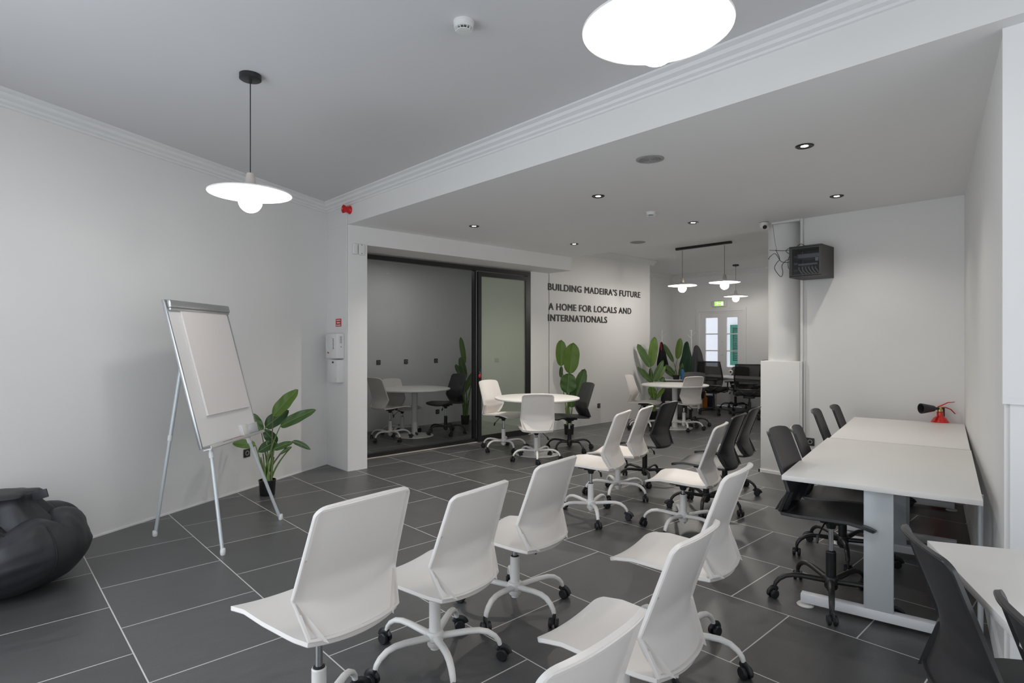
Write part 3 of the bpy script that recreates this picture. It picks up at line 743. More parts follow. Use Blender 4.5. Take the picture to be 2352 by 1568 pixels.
# round vents
for (x, y, w_) in ((3.549, 2.38, 'near grey round ceiling vent between two spotlights'), (6.405, 4.483, 'far grey round ceiling vent near the edge of the low ceiling')):
    t = thing('ceiling_vent', w_, 'air vent', (x, y, ZL), 0, 'round ceiling vents')
    MB().lathe([(.080, .0), (.098, .0), (.098, -.004), (.080, -.008)], 48, close=True).build('rim', M['grille'], t)
    mb = MB()
    for k in range(6): mb.lathe([(.078-.013*k, -.001), (.078-.013*k-.009, -.001), (.078-.013*k-.009, -.005), (.078-.013*k, -.005)], 40, close=True)
    mb.lathe([(0, 0), (.078, 0), (.078, -.001), (0, -.001)], 40).build('grille', M['grille'], t)
# smoke detectors
def smoke(x, y, z, s, label):
    t = thing('smoke_detector', label, 'smoke detector', (x, y, z), 0, 'white smoke detectors')
    MB().lathe([(0, 0), (.052*s, 0), (.052*s, -.010*s), (.049*s, -.012*s), (.049*s, -.030*s), (.044*s, -.034*s), (0, -.034*s)], 40).build('housing', M['plast'], t)
    MB().lathe([(0, -.034*s), (.030*s, -.034*s), (.030*s, -.044*s), (0, -.044*s)], 30).build('chamber', M['dark'], t)
    mb = MB().lathe([(0, -.044*s), (.036*s, -.044*s), (.036*s, -.048*s), (0, -.051*s)], 36)
    for k in range(14):
        a = 2*PI*k/14; mb.box((.038*s*math.cos(a), .038*s*math.sin(a), -.039*s), (.010*s, .0022*s, .013*s), Rz(a))
    mb.build('cap', M['plast'], t)
smoke(1.80, 2.30, ZM, 1., 'white round smoke detector on the high main ceiling')
smoke(5.014, 3.352, ZL, .95, 'white round smoke detector on the low ceiling between the spotlights')
t = tag(MB().lathe([(0, 0), (.05, 0), (.05, -.012), (0, -.016)], 24).build('ceiling_rose', M['plast']), 'flat white disc on the rear ceiling above the farthest pendant', 'ceiling fitting'); t.location = (10.684, 5.158, ZB)

# security camera on the low ceiling beside the column
t = thing('security_camera', 'white dome security camera on the ceiling, left of the round column', 'security camera', (6.36, 2.80, ZL))
MB().lathe([(0, 0), (.048, 0), (.048, -.004), (0, -.004)], 32).build('mount', M['dark'], t)
MB().lathe([(0, -.004), (.047, -.004), (.047, -.020), (.044, -.034), (0, -.034)], 36).build('housing', M['plast'], t)
MB().sphere((0, 0, -.036), .040, 28, 16).build('ball', M['plast'], t)
dv = (-cw(0, 1)*.8+Vector((0, .15, -.45))).normalized()
MB().lathe([(0, .034), (.022, .034), (.022, .041), (0, .043)], 24, (0, 0, -.036), rot=frame_to(dv)).build('lens', M['dark'], t)

# siren on the beam corner
t = thing('alarm_siren', 'red alarm siren mounted at the corner of the beam below the cornice', 'alarm siren', (XB-.002, 5.94, 2.905))
MB().lathe([(0, 0), (.046, 0), (.046, .010), (.036, .022), (.033, .050), (.044, .072), (.046, .082), (.040, .084), (.030, .070), (0, .066)], 36, rot=frame_to((-1, 0, 0))).build('horn', M['redp'], t)
# white contact sensors on the pier
t = thing('door_sensor', 'pair of white plastic sensors under the bulkhead on the pier front', 'sensor', (3.19, 6.0, 2.49))
lab(MB().box((-.048, -.014, 0), (.060, .028, .125), bev=.012, seg=3).build('housing', M['plast'], t), 'white sensor half with rounded corners')
MB().box((.035, -.012, 0), (.075, .024, .125), bev=.010, seg=3).build('housing', M['plast'], t)
mb = MB()
for z in (-.045, .05): mb.sphere((.03, -.0235, z), .005, 8, 6)
mb.build('screw', M['dark'], t)
# fire panel and battery box on the side of the pier
def on_pier(name, y0, y1, z0, z1, dep, m, parent, bev=.006): return MB().b2(-dep, 0, y0, y1, z0, z1, bev=bev).build(name, M[m], parent)
t = thing('fire_alarm_panel', 'white fire alarm control panel on the side of the pier under the red sign', 'alarm panel', (XB, 6.21, 1.40))
on_pier('case', -.13, .15, -.142, .14, .095, 'plast', t, .012)
mb = MB()
mb.lathe([(.088, 0), (.095, 0), (.095, .004), (.088, .004)], 48, (-.0945, .04, .02), rot=frame_to((-1, 0, 0)), close=True)
lab(mb.build('round_ridge', M['plast'], t), 'raised ring on the panel front')
MB().b2(-.0975, -.095, -.075, -.035, -.045, .095).build('instruction_label', M['boardw'], t)
mb = MB()
for k in range(9): mb.b2(-.0985, -.0975, -.070+.002*(k % 3), -.042-.003*(k % 2), -.035+k*.014, -.028+k*.014)
mb.build('print', M['dark'], t)
MB().b2(-.0985, -.095, .055, .09, -.085, -.068).build('badge', M['redsign'], t)
mb = MB()
for k in range(8): mb.b2(-.055, -.03, -.1315, -.130, .03+k*.010, .036+k*.010)
mb.box((-.04, -.131, -.01), (.012, .002, .012)); mb.build('side_slots', M['grey'], t)
t2 = thing('battery_box', 'white box mounted directly below the fire alarm panel', 'battery box', (XB, 6.205, 1.12))
on_pier('case', -.115, .105, -.13, .125, .085, 'plast', t2, .004)
mb = MB(); mb.b2(-.0865, -.085, -.035, .005, .085, .105)
mb.build('badge', M['dark'], t2)
mb = MB()
for z in (-.09, .06): mb.sphere((-.085, -.09, z), .003, 8, 6)
mb.build('screw', M['grey'], t2)
t = thing('safety_sign', 'small square red sign with white print above the fire alarm panel', 'sign', (XB-.001, 6.215, 1.665))
MB().b2(-.003, 0, -.078, .078, -.052, .052).build('plate', M['boardw'], t)
MB().b2(-.004, -.003, -.070, .070, -.045, .045).build('red_field', M['redsign'], t)
for k, (s_, w_) in enumerate((('Central de', .095), ('dete\u00e7\u00e3o', .075), ('de inc\u00eandio', .105))):
    wall_text('print', s_, (-.0045, w_/2, .021-k*.028), w_, .016, M['boardw'], (PI/2, 0, -PI/2), parent=t, bold=.01, depth=.001)
cb = tag(MB().tube([(XB-.008, 6.01, 1.56), (XB-.008, 6.02, 1.72), (XB-.008, 6.015, 2.2), (XB-.008, 6.012, 2.87)], .006, 8).build('cable_conduit', M['plast']), 'thin white cable running up the pier edge to the red siren', 'cable')

# sockets
def socket(loc_, n, label, s=.085, m='dark', grp='black wall sockets', plug=True):
    t = thing('wall_socket', label, 'wall socket', loc_, 0, grp); R_ = frame_to(n)
    MB().box(Vector(n).normalized()*.005, (s, s, .010), R_, bev=.003).build('plate', M[m], t)
    if plug:
        MB().lathe([(.016, 0), (.024, 0), (.024, .002), (.016, .002)], 24, Vector(n).normalized()*.0102, rot=R_, close=True).build('ring', M['grey'], t)
nm = (0, -1, 0)
for px, y_, w_ in ((869, 832, 'left one'), (932, 830, 'middle one'), (1001, 828, 'right one')):
    r = (px-1176)/F; d_ = 8.42/(-CA*r+SA); p = at(px, y_, d_); p.y = 8.42
    socket(p, nm, 'black socket high on the meeting room back wall, '+w_+' of the three', .075)
r = (1004.5-1176)/F; d_ = 8.42/(-CA*r+SA); p = at(1004.5, 945, d_); p.y = 8.42
socket(p, nm, 'black socket low on the meeting room wall under the black chair', .075)
r = (1375-1176)/F; d_ = YG/(-CA*r+SA); p = at(1375, 931, d_); p.y = YG
socket(p, nm, 'black socket low on the lettered wall, right of the plant', .075)
# on the left wall: intersection of the sight line with that wall
def hit_left(px, py):
    r = (px-1176)/F; dvec = cw(r, 1); dvec.z = 0
    # point = s*dvec ; (point-P0).nl = 0
    s = (P0.x*nl.x+P0.y*nl.y)/(dvec.x*nl.x+dvec.y*nl.y); return at(px, py, s)
socket(hit_left(566, 1040), (.469, -.883, 0), 'black socket low on the left wall under the flip chart', .08)
p = Vector((6.83, 6.95, 1.16)); r = (1142-1176)/F
s_ = 6.83/(SA*r+CA); p = at(1142, 827, s_)
t = thing('light_switch', 'grey light switch seen through the sliding glass door', 'light switch', p)
MB().box((-.005, 0, 0), (.010, .13, .08), bev=.003).build('plate', M['grey'], t); MB().box((-.011, 0, 0), (.004, .10, .055), bev=.001).build('rocker', M['grey'], t)
s_ = 6.47/(SA*((1861.5-1176)/F)+CA); p = at(1861.5, 1014, s_)
socket(p, (-1, 0, 0), 'black double socket low on the white wall behind the tucked in chair', .08)

# ------------------------------------------------------------------ network cabinet
t = thing('network_cabinet', 'charcoal wall cabinet with smoked glass door on the white wall by the column', 'network cabinet', (6.47, 2.285, 2.258))
w2, h2, dp = .155, .158, .34
mb = MB()
mb.b2(-dp, 0, -w2, w2, h2-.012, h2).b2(-dp, 0, -w2, w2, -h2, -h2+.012).b2(-dp, 0, -w2, -w2+.008, -h2+.012, h2-.012).b2(-dp, 0, w2-.008, w2, -h2+.012, h2-.012).b2(-.012, 0, -w2+.008, w2-.008, -h2+.012, h2-.012)
mb.build('body', M['rack'], t)
dr_ = MB().b2(-dp-.004, -dp, -w2+.004, -w2+.022, -h2+.016, h2-.016).b2(-dp-.004, -dp, w2-.03, w2-.004, -h2+.016, h2-.016).b2(-dp-.004, -dp, -w2+.022, w2-.03, h2-.028, h2-.016).b2(-dp-.004, -dp, -w2+.022, w2-.03, -h2+.016, -h2+.028).build('door_frame', M['rack'], t)
MB().b2(-dp-.003, -dp-.001, -w2+.022, w2-.03, -h2+.028, h2-.028).build('glass_door', M['smoked'], t)
MB().b2(-.25, -.05, -.11, .11, .045, .085).build('patch_panel', M['plast'], t)
MB().b2(-.25, -.05, -.09, .10, -.03, -.012).build('shelf_router', M['plast'], t)
MB().b2(-dp+.004, -dp+.008, -.125, -.095, -.005, .030).build('sticker', M['boardw'], t)
mb = MB()
for k in range(6):
    y0 = .085-k*.032
    mb.tube([(-.27, y0, -.05), (-.30, y0-.01, -.07), (-.305, y0-.035, -.11), (-.29, y0-.05, -.125)], .006, 8)
mb.build('patch_cable', M['plast'], t)
mb = MB()
for z in (-.09, -.02, .05): mb.b2(-.27, -.26, .10, .135, z, z+.02)
mb.build('rack_rail', M['grey'], t)
# loose black cables looping round the column
def cable(pts, label, r=.0032, m='blackm'):
    P_ = [at(*p) for p in pts]; Q = []
    for i in range(len(P_)-1):      # catmull rom
        a_, b_, c_, e_ = P_[max(i-1, 0)], P_[i], P_[i+1], P_[min(i+2, len(P_)-1)]
        for k in range(6):
            u = k/6; Q.append(.5*((2*b_)+(-a_+c_)*u+(2*a_-5*b_+4*c_-e_)*u*u+(-a_+3*b_-3*c_+e_)*u**3))
    Q.append(P_[-1])
    return tag(MB().tube(Q, r, 7).build('loose_cable', M[m]), label, 'cable', 'loose black cables round the column')
def c8(x, y, d): return (1740+x/7.84, 490+y/7.84, d)
cable([c8(215, 665, 6.42), c8(330, 670, 6.24), c8(500, 672, 6.08), c8(600, 660, 5.98)], 'straight black cable running level across the column into the cabinet')
cable([c8(215, 825, 6.36), c8(200, 815, 6.36), c8(240, 765, 6.33), c8(310, 722, 6.26), c8(360, 770, 6.20), c8(410, 850, 6.14), c8(470, 880, 6.08), c8(600, 880, 5.98)], 'black cable with a free curled end left of the cabinet')
cable([c8(600, 812, 5.98), c8(530, 840, 6.04), c8(470, 890, 6.08), c8(438, 950, 6.12), c8(455, 1060, 6.10), c8(430, 1138, 6.12), c8(370, 1095, 6.18), c8(305, 985, 6.24), c8(345, 890, 6.20), c8(398, 820, 6.14), c8(350, 700, 6.18), c8(330, 655, 6.20)], 'long black cable hanging in a deep loop beside the cabinet')
cable([c8(600, 740, 5.98), c8(545, 710, 6.02), c8(512, 675, 6.04), c8(545, 640, 6.02), c8(600, 625, 5.98)], 'short black cable loop at the top left of the cabinet')
cable([c8(600, 1002, 5.98), c8(560, 985, 6.0), c8(548, 900, 6.02), c8(560, 800, 6.0), c8(600, 745, 5.98)], 'black cable arcing along the left side of the cabinet')
cable([c8(695, 610, 5.95), c8(745, 565, 5.97), c8(800, 552, 5.98), c8(860, 590, 5.95)], 'small black cable arch on top of the cabinet')
cable([c8(275, 200, 6.28), c8(290, 330, 6.27), c8(315, 520, 6.25), c8(345, 655, 6.20)], 'thin grey cable dropping from the security camera', .0025, 'grey')
# white trunking on the wall edge
t = tag(MB().b2(6.445, 6.47, 2.425, 2.45, 1.24, ZL).b2(6.445, 6.47, 2.405, 2.418, 0, 1.24).b2(6.43, 6.47, 2.425, 2.45, .0, 1.24).build('cable_trunking', M['plast']), 'white cable trunking running down the wall edge beside the column', 'cable trunking')
t = tag(MB().b2(6.43, 6.455, 2.45, 2.75, ZL-.022, ZL).build('cable_trunking', M['plast']), 'short white trunking along the ceiling across the column top', 'cable trunking')
# slim white pipe by the right wall
q = at(2239, 1200, 3.02)
t = tag(MB().lathe([(.012, 0), (.012, .70)], 16).build('pipe', M['alul']), 'slim pale metal post standing between the middle table and the right wall', 'post'); t.location = (3.62, .53, 0)

# ------------------------------------------------------------------ fire extinguisher
fx, fy = 6.325, 1.245
pf = at(2159, 950, 5.19); fx, fy = min(pf.x, 6.385), pf.y
t = thing('fire_extinguisher', 'red fire extinguisher with black horn behind the far table', 'fire extinguisher', (fx, fy, 0), math.radians(-42.8))
MB().lathe([(0, 0), (.066, 0), (.070, .008), (.070, .70), (.066, .735), (.050, .765), (.030, .782), (.025, .79), (.025, .822), (0, .822)], 40).build('cylinder', M['red'], t)
MB().lathe([(.018, .822), (.022, .826), (.022, .845), (.015, .85), (.015, .868), (0, .868)], 20).build('valve', M['brass'], t)
hb = MB().tube([(-.015, 0, .868), (.02, 0, .882), (.07, 0, .905), (.13, 0, .910)], [.010, .010, .008, .006], 10, flat=.5).build('carry_handle', M['redp'], t)
MB().tube([(0, 0, .862), (.05, 0, .862), (.095, 0, .845), (.135, 0, .805)], [.010, .009, .008, .007], 10, flat=.5).build('squeeze_lever', M['redp'], t)
MB().tube([(-.012, 0, .852), (-.045, 0, .852)], .012, 14).lathe([(0, -.002), (.018, 0), (.026, .012), (.044, .105), (.046, .125), (.040, .126), (.020, .02)], 32, (-.045, 0, .852), rot=frame_to((-1, 0, .0))).build('horn', M['dark'], t)
MB().b2(.035, .06, .02, .05, .60, .86, bev=.004).build('bracket', M['dark'], t)

# ------------------------------------------------------------------ rear glazed doors
for nme, y0, y1, k in (('door_1', 6.397, D1-.035, 0), ('door_2', D0+.035, 6.397, 1)):
    st = .155 if k == 0 else .15
    gz0, gz1 = .88, 1.99
    a0, a1 = y0+.10, y1-.14 if k == 0 else y1-.10
    a0 = y0+.105; a1 = y1-.105
    mb = MB().b2(12.38, 12.42, y0, a0, .01, DZ-.04).b2(12.38, 12.42, a1, y1, .01, DZ-.04).b2(12.38, 12.42, a0, a1, .01, gz0).b2(12.38, 12.42, a0, a1, gz1, DZ-.04)
    mb.b2(12.37, 12.38, a0+.03, a1-.03, .15, .75)
    for z in (1.24, 1.62): mb.b2(12.385, 12.41, a0, a1, z-.012, z+.012)
    dd = struct(nme, mb, M['wall2'])
    MB().b2(12.398, 12.402, a0, a1, gz0, gz1).build('glass_pane', M['pane'], dd)
    mb = MB()
    for z in (1.15, 1.45): mb.box((12.372, y0+.02 if k == 0 else y1-.02, z), (.016, .018, .03), bev=.003)
    mb.build('bolt', M['plast'], dd)
struct('trim_7', MB().b2(12.335, 12.36, D0-.07, D0, 0, DZ+.07).b2(12.335, 12.36, D1, D1+.07, 0, DZ+.07).b2(12.335, 12.36, D0, D1, DZ, DZ+.07).b2(12.36, 12.44, D0, D0+.035, 0, DZ).b2(12.36, 12.44, D1-.035, D1, 0, DZ).b2(12.36, 12.44, D0+.035, D1-.035, DZ-.04, DZ), M['trim'])
# exit sign
t = thing('exit_sign', 'lit green emergency exit sign above the rear glazed doors', 'exit sign', (12.36, 6.43, 2.30))
MB().box((-.03, 0, 0), (.06, .34, .13), bev=.012, seg=3).build('housing', M['plast'], t)
MB().box((-.061, 0, 0), (.003, .21, .095)).build('green_panel', M['exitg'], t)
mb = MB().box((-.0635, .045, 0), (.002, .016, .055)).box((-.0635, .060, -.015), (.002, .025, .012)).box((-.0635, .03, .012), (.002, .025, .010)).box((-.0635, -.02, 0), (.002, .05, .012)).box((-.0635, -.075, 0), (.002, .035, .07))
mb.sphere((-.0635, .045, .036), .008, 10, 8); mb.build('running_figure', M['exitw'], t)
# outside: pale facade with green louvred shutter
nb = thing('neighbour_facade', 'pale wall of the house seen through the rear glazed doors', 'building', (15.2, 8., 0))
MB().b2(0, .3, -8, 4, -.1, 4.2).build('wall', M['facade'], nb)
struct('ground', MB().b2(12.5, 15.5, -1, 13, -.12, -.02), M['facade'])
r = (1684-1176)/F; 
sh = thing('window_shutter', 'green louvred shutter outside, seen through the right rear door', 'shutter', (15.17, 0, 0))
def yat(px, x): q_ = (px-1176)/F; d_ = x/(SA*q_+CA); return (-CA*q_+SA)*d_, d_
yl, dd_ = yat(1679, 15.17); yr, _ = yat(1712, 15.17)
z1 = H+(784-746)*dd_/F; z0 = H-(838-784)*dd_/F
MB().b2(-.05, 0, yl-.075, yl, z0, z1).b2(-.05, 0, yr, yr+.075, z0, z1).b2(-.05, 0, yr+.075, yl-.075, z1-.075, z1).b2(-.05, 0, yr+.075, yl-.075, z0, z0+.12).build('frame', M['green'], sh)
mb = MB(); zz = z0+.14
while zz < z1-.09:
    mb.box((-.025, (yl+yr)/2, zz), (.045, yl-yr-.15, .008), Matrix.Rotation(.7, 3, 'Y')); zz += .045
mb.build('louvre', M['green'], sh)

# ------------------------------------------------------------------ rear office corner
dk = thing('office_desk', 'long white work desk with mesh chairs in the rear room', 'desk', (11.45, 5.15, 0))
MB().b2(-.37, .37, -1.25, 1.2, .705, .73, bev=.002).build('desk_top', M['top'], dk)
for x in (-.33, .33):
    for y in (-1.15, 1.1): MB().b2(x-.025, x+.025, y-.025, y+.025, 0, .705).build('leg', M['whitem'], dk)
MB().b2(-.34, .34, -1.13, 1.08, .66, .70).build('frame', M['alul'], dk)
def task_meshes():
    d = {}
    mb = MB(); f, b = [], []
    def bkp(x, z):    # backrest surface: recline and lumbar curve, z height
        return Vector((x, -.235-.10*(z-.62)+.045*math.exp(-((z-.66)/.11)**2)-.05*(1-(x/.25)**2), z))
    zs = [.56+.47*i/14 for i in range(15)]
    wz_ = lambda z: .215+.03*math.sin(PI*min(1, max(0, (z-.5)/.5)))
    for z in zs:
        w = wz_(z); f.append([bkp(-w+2*w*j/12, z) for j in range(13)]); b.append([p-Vector((0, .003, 0)) for p in f[-1]])
    d['mesh_panel'] = MB().hull(f, b).mesh('mesh_panel', M['mesh'], 80)
    loop = [f[0][j] for j in range(13)]+[f[i][12] for i in range(1, 15)]+[f[14][j] for j in range(11, -1, -1)]+[f[i][0] for i in range(13, -1, -1)]
    mb = MB().tube(loop, .014, 8).tube([bkp(-.20, .60), bkp(-.10, .50), Vector((0, -.20, .44)), bkp(.10, .50), bkp(.20, .60)], .013, 8)
    d['back_frame'] = mb.mesh('back_frame', M['blackm'])
    d['lumbar_bar'] = MB().tube([bkp(-.16, .68)-Vector((0, .02, 0)), bkp(0, .68)-Vector((0, .02, 0)), bkp(.16, .68)-Vector((0, .02, 0))], .016, 8, flat=1.6).mesh('lumbar_bar', M['blackm'])
    d['seat'] = MB().box((0, .02, .475), (.48, .46, .07), bev=.03, seg=4).mesh('seat', M['coatk'], 60)
    d['tilt_mechanism'] = MB().box((0, -.03, .415), (.20, .26, .045), bev=.01).tube([(.1, 0, .42), (.23, .02, .42)], .007, 8).mesh('tilt_mechanism', M['blackm'])
    mb = MB()
    d['armrest'] = MB().tube([(.20, -.02, .42), (.28, -.02, .44), (.285, -.02, .62)], .014, 8).box((.285, 0, .635), (.075, .24, .022), bev=.009).mesh('armrest', M['blackm'])
    d['column'] = MB().lathe([(.026, .10), (.026, .30), (.015, .302), (.015, .40)], 20).mesh('column', M['blackm'])
    d['hub'] = MB().lathe([(.03, .07), (.045, .08), (.045, .12), (.03, .13)], 20).mesh('hub', M['blackm'])
    d['base_leg'] = MB().tube([(.03, 0, .105), (.12, 0, .105), (.22, 0, .09), (.31, 0, .068)], [.022, .020, .017, .014], 10, flat=.8).mesh('base_leg', M['blackm'])
    return d
TK = task_meshes()
def task_chair(x, y, yaw, label, dz=0.):
    t = thing('office_chair', label, 'chair', (x, y, 0), math.radians(yaw), 'black mesh office chairs at the rear desk')
    for k in ('mesh_panel', 'back_frame', 'lumbar_bar', 'seat', 'tilt_mechanism'): link(k, TK[k], t, (0, 0, dz))
    for k in ('column', 'hub'): link(k, TK[k], t)
    link('armrest', TK['armrest'], t, (0, 0, dz)); o = link('armrest', TK['armrest'], t, (0, 0, dz)); o.rotation_euler = (0, 0, PI)
    for i in range(5):
        a = .3+i*2*PI/5; link('base_leg', TK['base_leg'], t, (0, 0, 0), a); link('caster', CHB['caster'], t, (.31*math.cos(a), .31*math.sin(a), 0), a+random.uniform(-1, 1))
task_chair(10.93, 5.83, -80, 'black mesh office chair at the rear desk, leftmost one', .02)
task_chair(10.80, 5.03, -70, 'black mesh office chair in the middle of the rear desk, turned slightly', -.01)
task_chair(11.88, 5.16, 92, 'black mesh office chair across the rear desk, half hidden by the plinth', .02)
p = Vector((11.93, 5.98))
t = chair('b', 0, 0, 0, .02, 30, 'low black plastic chair behind the rear desk, its rounded backrest above the desk top', GT)
t.location = (11.93, 5.86, 0); t.rotation_euler = (0, 0, math.radians(95))

# coat stands
def coat_stand(x, y, label, hooks):
    t = thing('coat_stand', label, 'coat stand', (x, y, 0), 0, 'white coat stands in the rear room')
    MB().lathe([(.019, .015), (.017, 1.68), (.012, 1.70), (0, 1.70)], 16).build('pole', M['whitem'], t)
    MB().lathe([(0, 0), (.17, 0), (.17, .012), (.03, .022), (0, .022)], 32).build('base', M['whitem'], t)
    for k in range(hooks):
        a = k*2.2+.5; z = 1.45+.05*k
        MB().tube([(0, 0, z), (.09*math.cos(a), .09*math.sin(a), z+.10)], .010, 8).build('hook', M['whitem'], t)
def sight(px, d): return cw((px-1176)/F*d, d)  # floor point under image column px at chosen depth d
s1 = sight(1520.5, 12.55); s2 = sight(1587.5, 12.75)
coat_stand(s1.x, s1.y, 'white coat stand behind the corner plant, holding a black and red coat', 3)
coat_stand(s2.x, s2.y, 'white coat stand with branching hooks holding green and grey coats', 4)
def coat(px, d, ztop, h, w, m, label, shift=(0, 0), tilt=0., seed=0., extra=None):
    p = sight(px, d); t = thing('hanging_coat', label, 'coat', (p.x, p.y, 0), math.radians(YAW0), 'coats hanging on the coat stands')
    prof = []
    for i in range(22):
        u = i/21; r = w/2*(.16+.84*min(1, (u*1.35))**.75) if u > 0 else .012
        prof.append((r, ztop-h*u))
    mb = MB().lathe(prof, 56, (0, 0, 0), sy=.55, fn=lambda a, z: 1+.20*math.sin(a*4+seed+z*3)+.12*math.sin(a*9+seed*2-z*5))
    for v in mb.bm.verts:
        u = (ztop-v.co.z)/h; v.co.x += tilt*u+.02*noise.noise(Vector((v.co.x*6, v.co.z*4, seed))); v.co.y += .02*noise.noise(Vector((v.co.z*5, v.co.x*5, seed+3)))
    mb.build('cloth', M[m], t, 80)
    if extra:
        MB().tube([Vector((a_, -.11*.9, b_)) for a_, b_ in extra[1]], .014, 8).build('lining_strip', M[extra[0]], t)
coat(1520, 12.36, 1.44, .62, .22, 'coatk', 'black coat with a red strip hanging behind the corner plant', seed=1., tilt=.03, extra=('coatr', [(-.05, 1.43), (-.045, 1.36), (-.035, 1.27)]))
coat(1577, 12.42, 1.45, .66, .26, 'coatg', 'dark green coat hanging on the right coat stand', seed=2.5, tilt=-.02)
coat(1600, 12.58, 1.37, .60, .26, 'coatgr', 'grey coat hanging on the right side of the right coat stand', seed=4., tilt=.03)
# planter with second plant, bottle, bags
pc = sight(1552, 11.9)
t = thing('planter_box', 'low dark planter box behind the corner plant', 'planter', (pc.x, pc.y, 0), math.radians(YAW0))
MB().b2(-.24, .20, -.13, .13, 0, .66, bev=.01).build('body', M['rack'], t); MB().b2(-.245, .205, -.135, .135, .66, .672).build('lid', M['whitem'], t)
S = sp([(855, 532, 722, 288, 62, 0, 0, 'leafm', 0), (905, 492, 946, 208, 92, 0, 0, 'leafl', 0), (885, 728, 748, 562, 66, 0, 0, 'leafm', 0), (885, 738, 735, 645, 40, 0, 0, 'leafd', 0), (930, 720, 975, 540, 55, .02, .02, 'leafm', 0)], 1400, 740, 5.8075, 11.9/F)
plant(1553, 11.9, 'plant with two long stalked leaves standing on the dark planter box', .07, .09, S, tocam, base_z=.672)
p = sight(1568.5, 11.72)
t = thing('water_bottle', 'blue water bottle standing left of the coats, behind the round table', 'bottle', (p.x, p.y, .672))
t.location = sight(1567.5, 11.86).to_tuple()[:2]+(.672,)
MB().lathe([(0, 0), (.036, 0), (.038, .01), (.038, .17), (.026, .20), (.016, .215), (0, .215)], 24).build('body', M['blue'], t)
MB().lathe([(.018, .213), (.018, .245), (0, .245)], 16).build('cap', M['dark'], t)
def bag(px, d, w, dp_, h, m, label, seed, top='strap'):
    p = sight(px, d); t = thing('bag', label, 'bag', (p.x, p.y, 0), math.radians(YAW0), 'bags on the floor of the rear room')
    mb = MB().lathe([(0, 0), (.42, .0), (.5, .04), (.5, .35), (.46, .7), (.34, .93), (.15, 1.0), (0, 1.0)], 36, sx=w, sy=dp_)
    for v in mb.bm.verts:
        v.co.z *= h; v.co += Vector((1, 1, .5))*.03*noise.noise(v.co*6+Vector((seed, 0, 0)))*(1 if v.co.z > .02 else 0)
        v.co.z = max(0, v.co.z)
    mb.build('body', M[m], t, 70)
    MB().tube([(-w*.2, 0, h*.95), (-w*.15, 0, h*1.1), (w*.15, 0, h*1.1), (w*.2, 0, h*.95)], .008, 8).build('strap', M['dark'], t)
bag(1534, 11.45, .28, .24, .50, 'coatk', 'black bag slumped on the floor behind the corner plant', 1.)
bag(1556, 11.25, .24, .22, .30, 'coatgr', 'low grey bag on the floor behind the far round table', 2.)
p = sight(1619, 12.45)
t = thing('cleaning_bottle', 'orange canister standing on the floor left of the rear desk', 'canister', (p.x, p.y, 0), math.radians(YAW0))
MB().box((0, 0, .13), (.10, .08, .26), bev=.02, seg=3).lathe([(.028, .26), (.02, .33), (0, .33)], 16).build('body', M['orange'], t); MB().lathe([(.018, .33), (.018, .37), (0, .37)], 12).build('cap', M['redp'], t)
p = sight(1629, 12.62)
t = thing('storage_box', 'dark blue storage box beside the orange canister', 'box', (p.x, p.y, 0), math.radians(YAW0))
MB().box((0, 0, .13), (.14, .18, .26), bev=.006).build('body', M['bluecloth'], t); MB().box((0, 0, .265), (.148, .188, .02), bev=.004).build('lid', M['bluecloth'], t)
t = thing('webcam', 'small white camera ball standing on the rear desk', 'camera', (11.55, 5.78, .73))
MB().lathe([(0, 0), (.03, 0), (.03, .008), (.008, .012), (.008, .05)], 20).build('stand', M['plast'], t)
MB().sphere((0, 0, .09), .045, 24, 14).build('ball', M['plast'], t)
MB().lathe([(0, .040), (.020, .040), (.020, .047), (0, .047)], 20, (0, 0, .09), rot=frame_to(-cw(.38, 1))).build('lens', M['dark'], t)

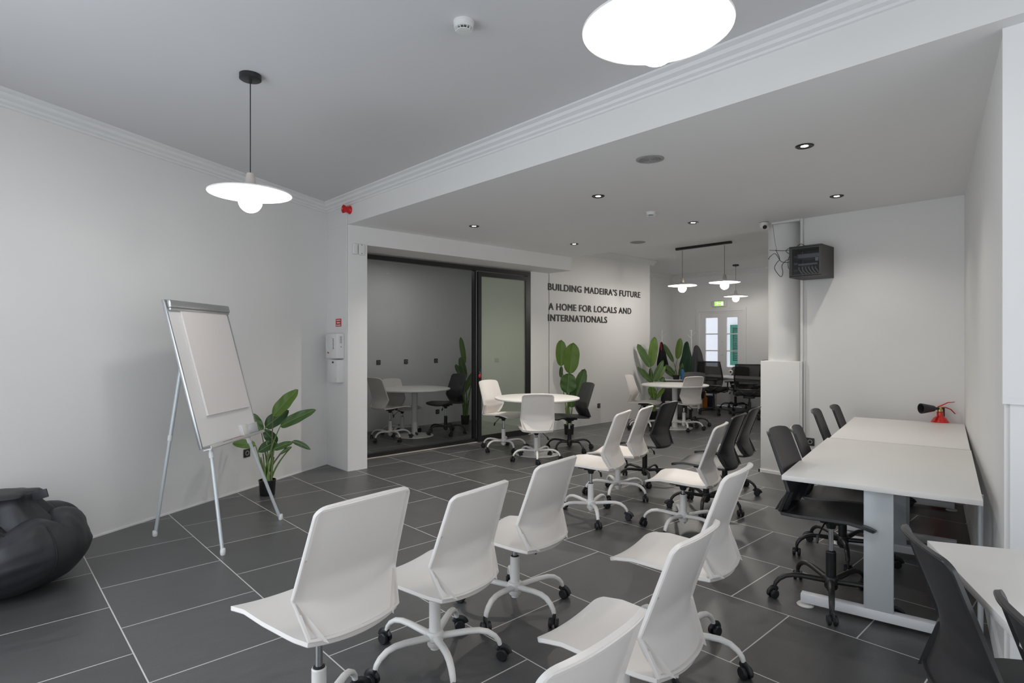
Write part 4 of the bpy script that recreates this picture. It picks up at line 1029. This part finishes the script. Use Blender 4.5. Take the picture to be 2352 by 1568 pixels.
# ------------------------------------------------------------------ light
def area(name, loc_, target, sx, sy, power, col=(1, 1, 1), spread=PI):
    l = bpy.data.lights.new(name, 'AREA'); l.shape = 'RECTANGLE'; l.size = sx; l.size_y = sy; l.energy = power; l.color = col; l.spread = spread
    o = bpy.data.objects.new(name, l); C.objects.link(o); o.location = loc_
    o.rotation_euler = (Vector(target)-Vector(loc_)).to_track_quat('-Z', 'Z').to_euler(); return o
area('daylight_street_window', (.8, -2.98, 1.5), (.8, 2, 1.9), 3.9, 2.4, 34, (.90, .95, 1.))
area('daylight_side_window', (-.98, 2.6, 1.33), (2, 2.4, .6), 2.7, 2.5, 36, (.78, .89, 1.))
for (x, y, w_) in DL:
    l = bpy.data.lights.new('downlight_beam', 'SPOT'); l.energy = 27 if y < 3 else 66 if y < 4 else 90; l.spot_size = math.radians(128); l.spot_blend = .8; l.shadow_soft_size = .03; l.color = (1., .93, .84)
    o = bpy.data.objects.new('downlight_beam', l); C.objects.link(o); o.location = (x, y, ZL-.012)
area('meeting_room_added_light', (4.9, 7.4, ZL-.03), (4.9, 7.4, 0), .3, .3, 7, (1., .97, .93))  # unseen ceiling light added to brighten the meeting room interior
area('rear_room_added_fill', (10.2, 5.2, ZB-.03), (10.2, 5.2, 0), 1.2, .3, 3, (1., .97, .93))  # added fill under the rear ceiling, stands for no visible fitting

W = bpy.data.worlds.new('sky'); SC.world = W; W.use_nodes = True
bg = W.node_tree.nodes['Background']; bg.inputs['Color'].default_value = (.93, .96, 1., 1); bg.inputs['Strength'].default_value = 1.5

# ------------------------------------------------------------------ camera
cam = bpy.data.cameras.new('camera'); co = bpy.data.objects.new('camera', cam); C.objects.link(co)
cam.sensor_width = 36; cam.lens = F/2352*36; cam.clip_start = .05
co.location = (0, 0, H); co.rotation_euler = (PI/2, 0, math.radians(YAW0))
SC.camera = co
SC.view_settings.view_transform = 'Standard'; SC.view_settings.look = 'None'
SC.view_settings.gamma = 1; SC.view_settings.use_curve_mapping = False
SC.view_settings.exposure = 0.04
